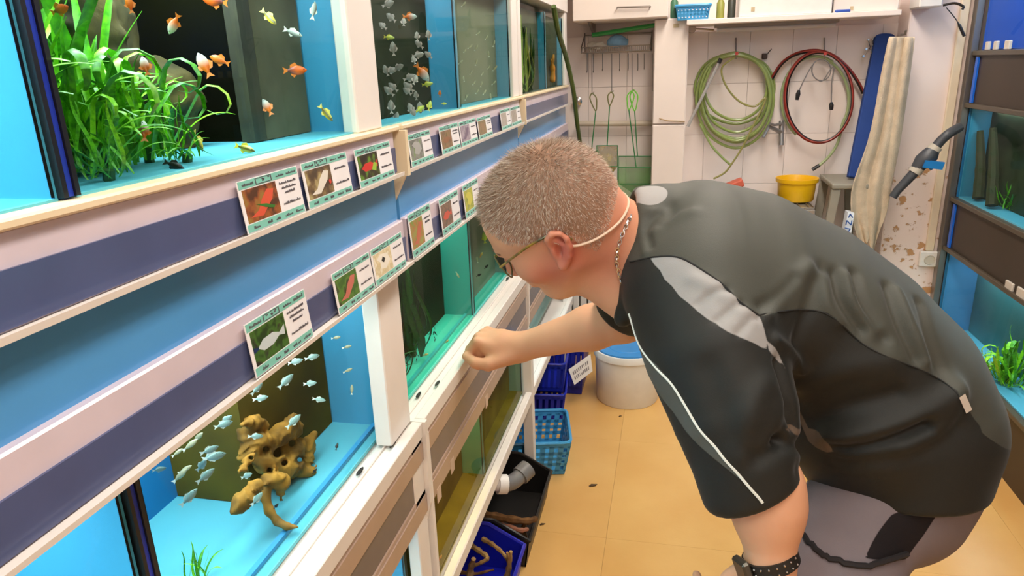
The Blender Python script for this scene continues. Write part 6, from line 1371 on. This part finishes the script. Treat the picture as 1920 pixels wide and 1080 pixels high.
b = MB(); b.tube([p+unit(CC-p)*.003 for p in pk], .0045, 6); b.build('pocket_edge', mat('pocket_black', (28, 22, 24), .8), trs, True)['label'] = 'black edging of the thigh pocket'
bp_ = T(1483, 856, 1.22); b = MB(); b.obox(bp_, c2w([.002, .0005, 0]), c2w([0, .010, 0]), c2w([0, 0, .006])); b.obox(bp_+c2w([.004, .003, 0]), c2w([.0015, 0, 0]), c2w([.001, .009, 0]), c2w([0, 0, .006]))
b.build('zip_pull', mat('brass', (225, 180, 70), .3, metal=1.0), trs)['label'] = 'gold coloured zip pull'
shm = mat('shoe_leather', (35, 32, 30), .5)
for a_ in (ANL, ANR):
    sh = sdf_mesh([cone(a_+np.array([.02, 0, -.045]), a_+np.array([-.13, 0, -.06]), .045, .032, k=.03), cone(a_+np.array([0, 0, 0]), a_+np.array([-.03, 0, -.04]), .048, .045, k=.03)], .006, 2)
    V_ = sh[0].copy(); V_[:, 2] = np.maximum(V_[:, 2], .003); np_mesh('shoe', V_, sh[1], shm, person)

# ------------------------------------------------------------------ glasses, microphone band, chain, watch
gm = mat('tortoise_frame', (150, 120, 40), .25, .6, col2=(70, 62, 38), nscale=60)
eo = ep  # right ear frame was last
fr = MB(); fr2 = MB()
g0 = hp(-.018, .082, .030); g1 = hp(.020, .0815, .034); g2 = hp(.092, .068, .024)
fr.tube(curve([hp(-.034, .080, .004), hp(-.028, .082, .022), g0, g1, hp(.06, .076, .030), g2], 5), .0022, 6, flat=1.0)
fr2.tube(curve([hp(-.034, -.080, .004), hp(-.028, -.082, .022), hp(-.018, -.082, .030), hp(.020, -.0815, .034), hp(.06, -.076, .030), hp(.092, -.068, .024)], 5), .0017, 6)
b = MB(); b.tube(curve([hp(.104, .010, .012), hp(.110, 0, .016), hp(.104, -.010, .012)], 4), .0015, 6); gl_ = b.build('glasses', mat('rim_olive', (96, 92, 50), .3), person, True); gl_['label'] = 'thin framed glasses with tortoiseshell temples'; fr.build('temple', gm, gl_, True); fr2.build('temple', gm, gl_, True)
for s in (1, -1):
    b = MB(); pts = [hp(.104-.010*abs(math.cos(t)*1.0 if math.cos(t)*1 > 0 else 0), s*(.036+.028*math.cos(t)), .008+.021*math.sin(t)) for t in np.linspace(0, 2*PI, 25)[:-1]]
    b.tube(pts, .0014, 6, closed=True); b.build('lens_rim', mat('rim_olive', (96, 92, 50), .3), gl_, True)
    b = MB(); b.add(pts, [tuple(range(24))]); b.build('lens', glass_mat('lens_glass', (248, 250, 248), 1.0, 1.5), gl_)
beige = mat('mic_band', (222, 190, 165), .45)
b = MB(); b.tube(curve([hp(-.012, .083, .018), hp(-.022, .0835, .004), hp(-.036, .080, -.010), hp(-.065, .070, -.022), hp(-.098, .045, -.030), hp(-.112, .0, -.033), hp(-.098, -.045, -.030), hp(-.060, -.074, -.02), hp(-.02, -.084, .01)], 6), .0021, 7)
nb = b.build('microphone_band', beige, person, True); nb['label'] = 'beige headset band round the back of the head'
b = MB(); b.tube(curve([hp(-.110, .010, -.033), T(1190, 391, 1.10), T(1204, 395, 1.10), T(1214, 400, 1.11)], 5), .0018, 6); b.build('microphone_cable', mat('cable_cream', (232, 205, 160), .5), nb, True)
# chain links round the neck
PB = proj(bV); chn = curve([(1184, 402), (1172, 428), (1160, 460), (1157, 495), (1163, 520), (1170, 548)], 12)
cl = [surf(px, py, bV, PB, 7)+unit(CC-surf(px, py, bV, PB, 7))*.003 for px, py in chn]
cl = [np.mean(cl[max(0, i-2):i+3], 0) for i in range(len(cl))]
seg = np.concatenate([[0], np.cumsum([np.linalg.norm(b2-a2) for a2, b2 in zip(cl[:-1], cl[1:])])]); npos = int(seg[-1]/.0062); b = MB()
for i in range(npos):
    s_ = (i+.5)*seg[-1]/npos; p = np.array([np.interp(s_, seg, [q[k] for q in cl]) for k in range(3)]); j = min(np.searchsorted(seg, s_), len(cl)-1); d = unit(cl[j]-cl[j-1]+1e-9)
    v = unit(CC-p); u = unit(np.cross(d, v)); v = np.cross(u, d); a = u if i % 2 else unit(u*.4+v)
    b.tube([p+d*.0044*math.cos(t)+a*.0026*math.sin(t) for t in np.linspace(0, 2*PI, 11)[:-1]], .0009, 5, closed=True)
b.build('necklace_chain', mat('silver', (215, 215, 215), .2, metal=1.0), person, True, kind='stuff')['label'] = 'silver chain round the neck'
# watch
ax_ = unit(WRL-ELL_); wc = ELL_+(WRL-ELL_)*.90; r_ = .0405; wk = mat('watch_strap', (30, 27, 24), .5)
tlt = unit(ax_+c2w([.28, 0, 0])*1.0); b = MB(); b.lathe([(.037, -.009), (.0385, -.009), (.0385, .009), (.037, .009)], wc, 28, tlt); wt = b.build('watch', wk, person, True); wt['label'] = 'black studded watch strap on the left wrist'
u_ = unit(c2w([-1, .25, -.15])); u_ = unit(u_-tlt*(u_@tlt)); v_ = np.cross(tlt, u_)
b = MB(); b.obox(wc+u_*.043, u_*.006, v_*.018, tlt*.017); b.build('watch_case', mat('watch_steel', (95, 92, 84), .35, metal=.8), wt, bevel=.003)
for k in range(9):
    a = -1.0+k*.28; p = wc+(u_*math.cos(a+.9)-v_*math.sin(a+.9))*.0390
    for h_ in (-.0045, .0045):
        b = MB(); b.lathe([(.0017, 0), (.0012, .0014), (0, .0018)], p+tlt*h_, 8, unit(p-wc)); b.build('stud', mat('silver', (215, 215, 215), .2, metal=1.0), wt, True)
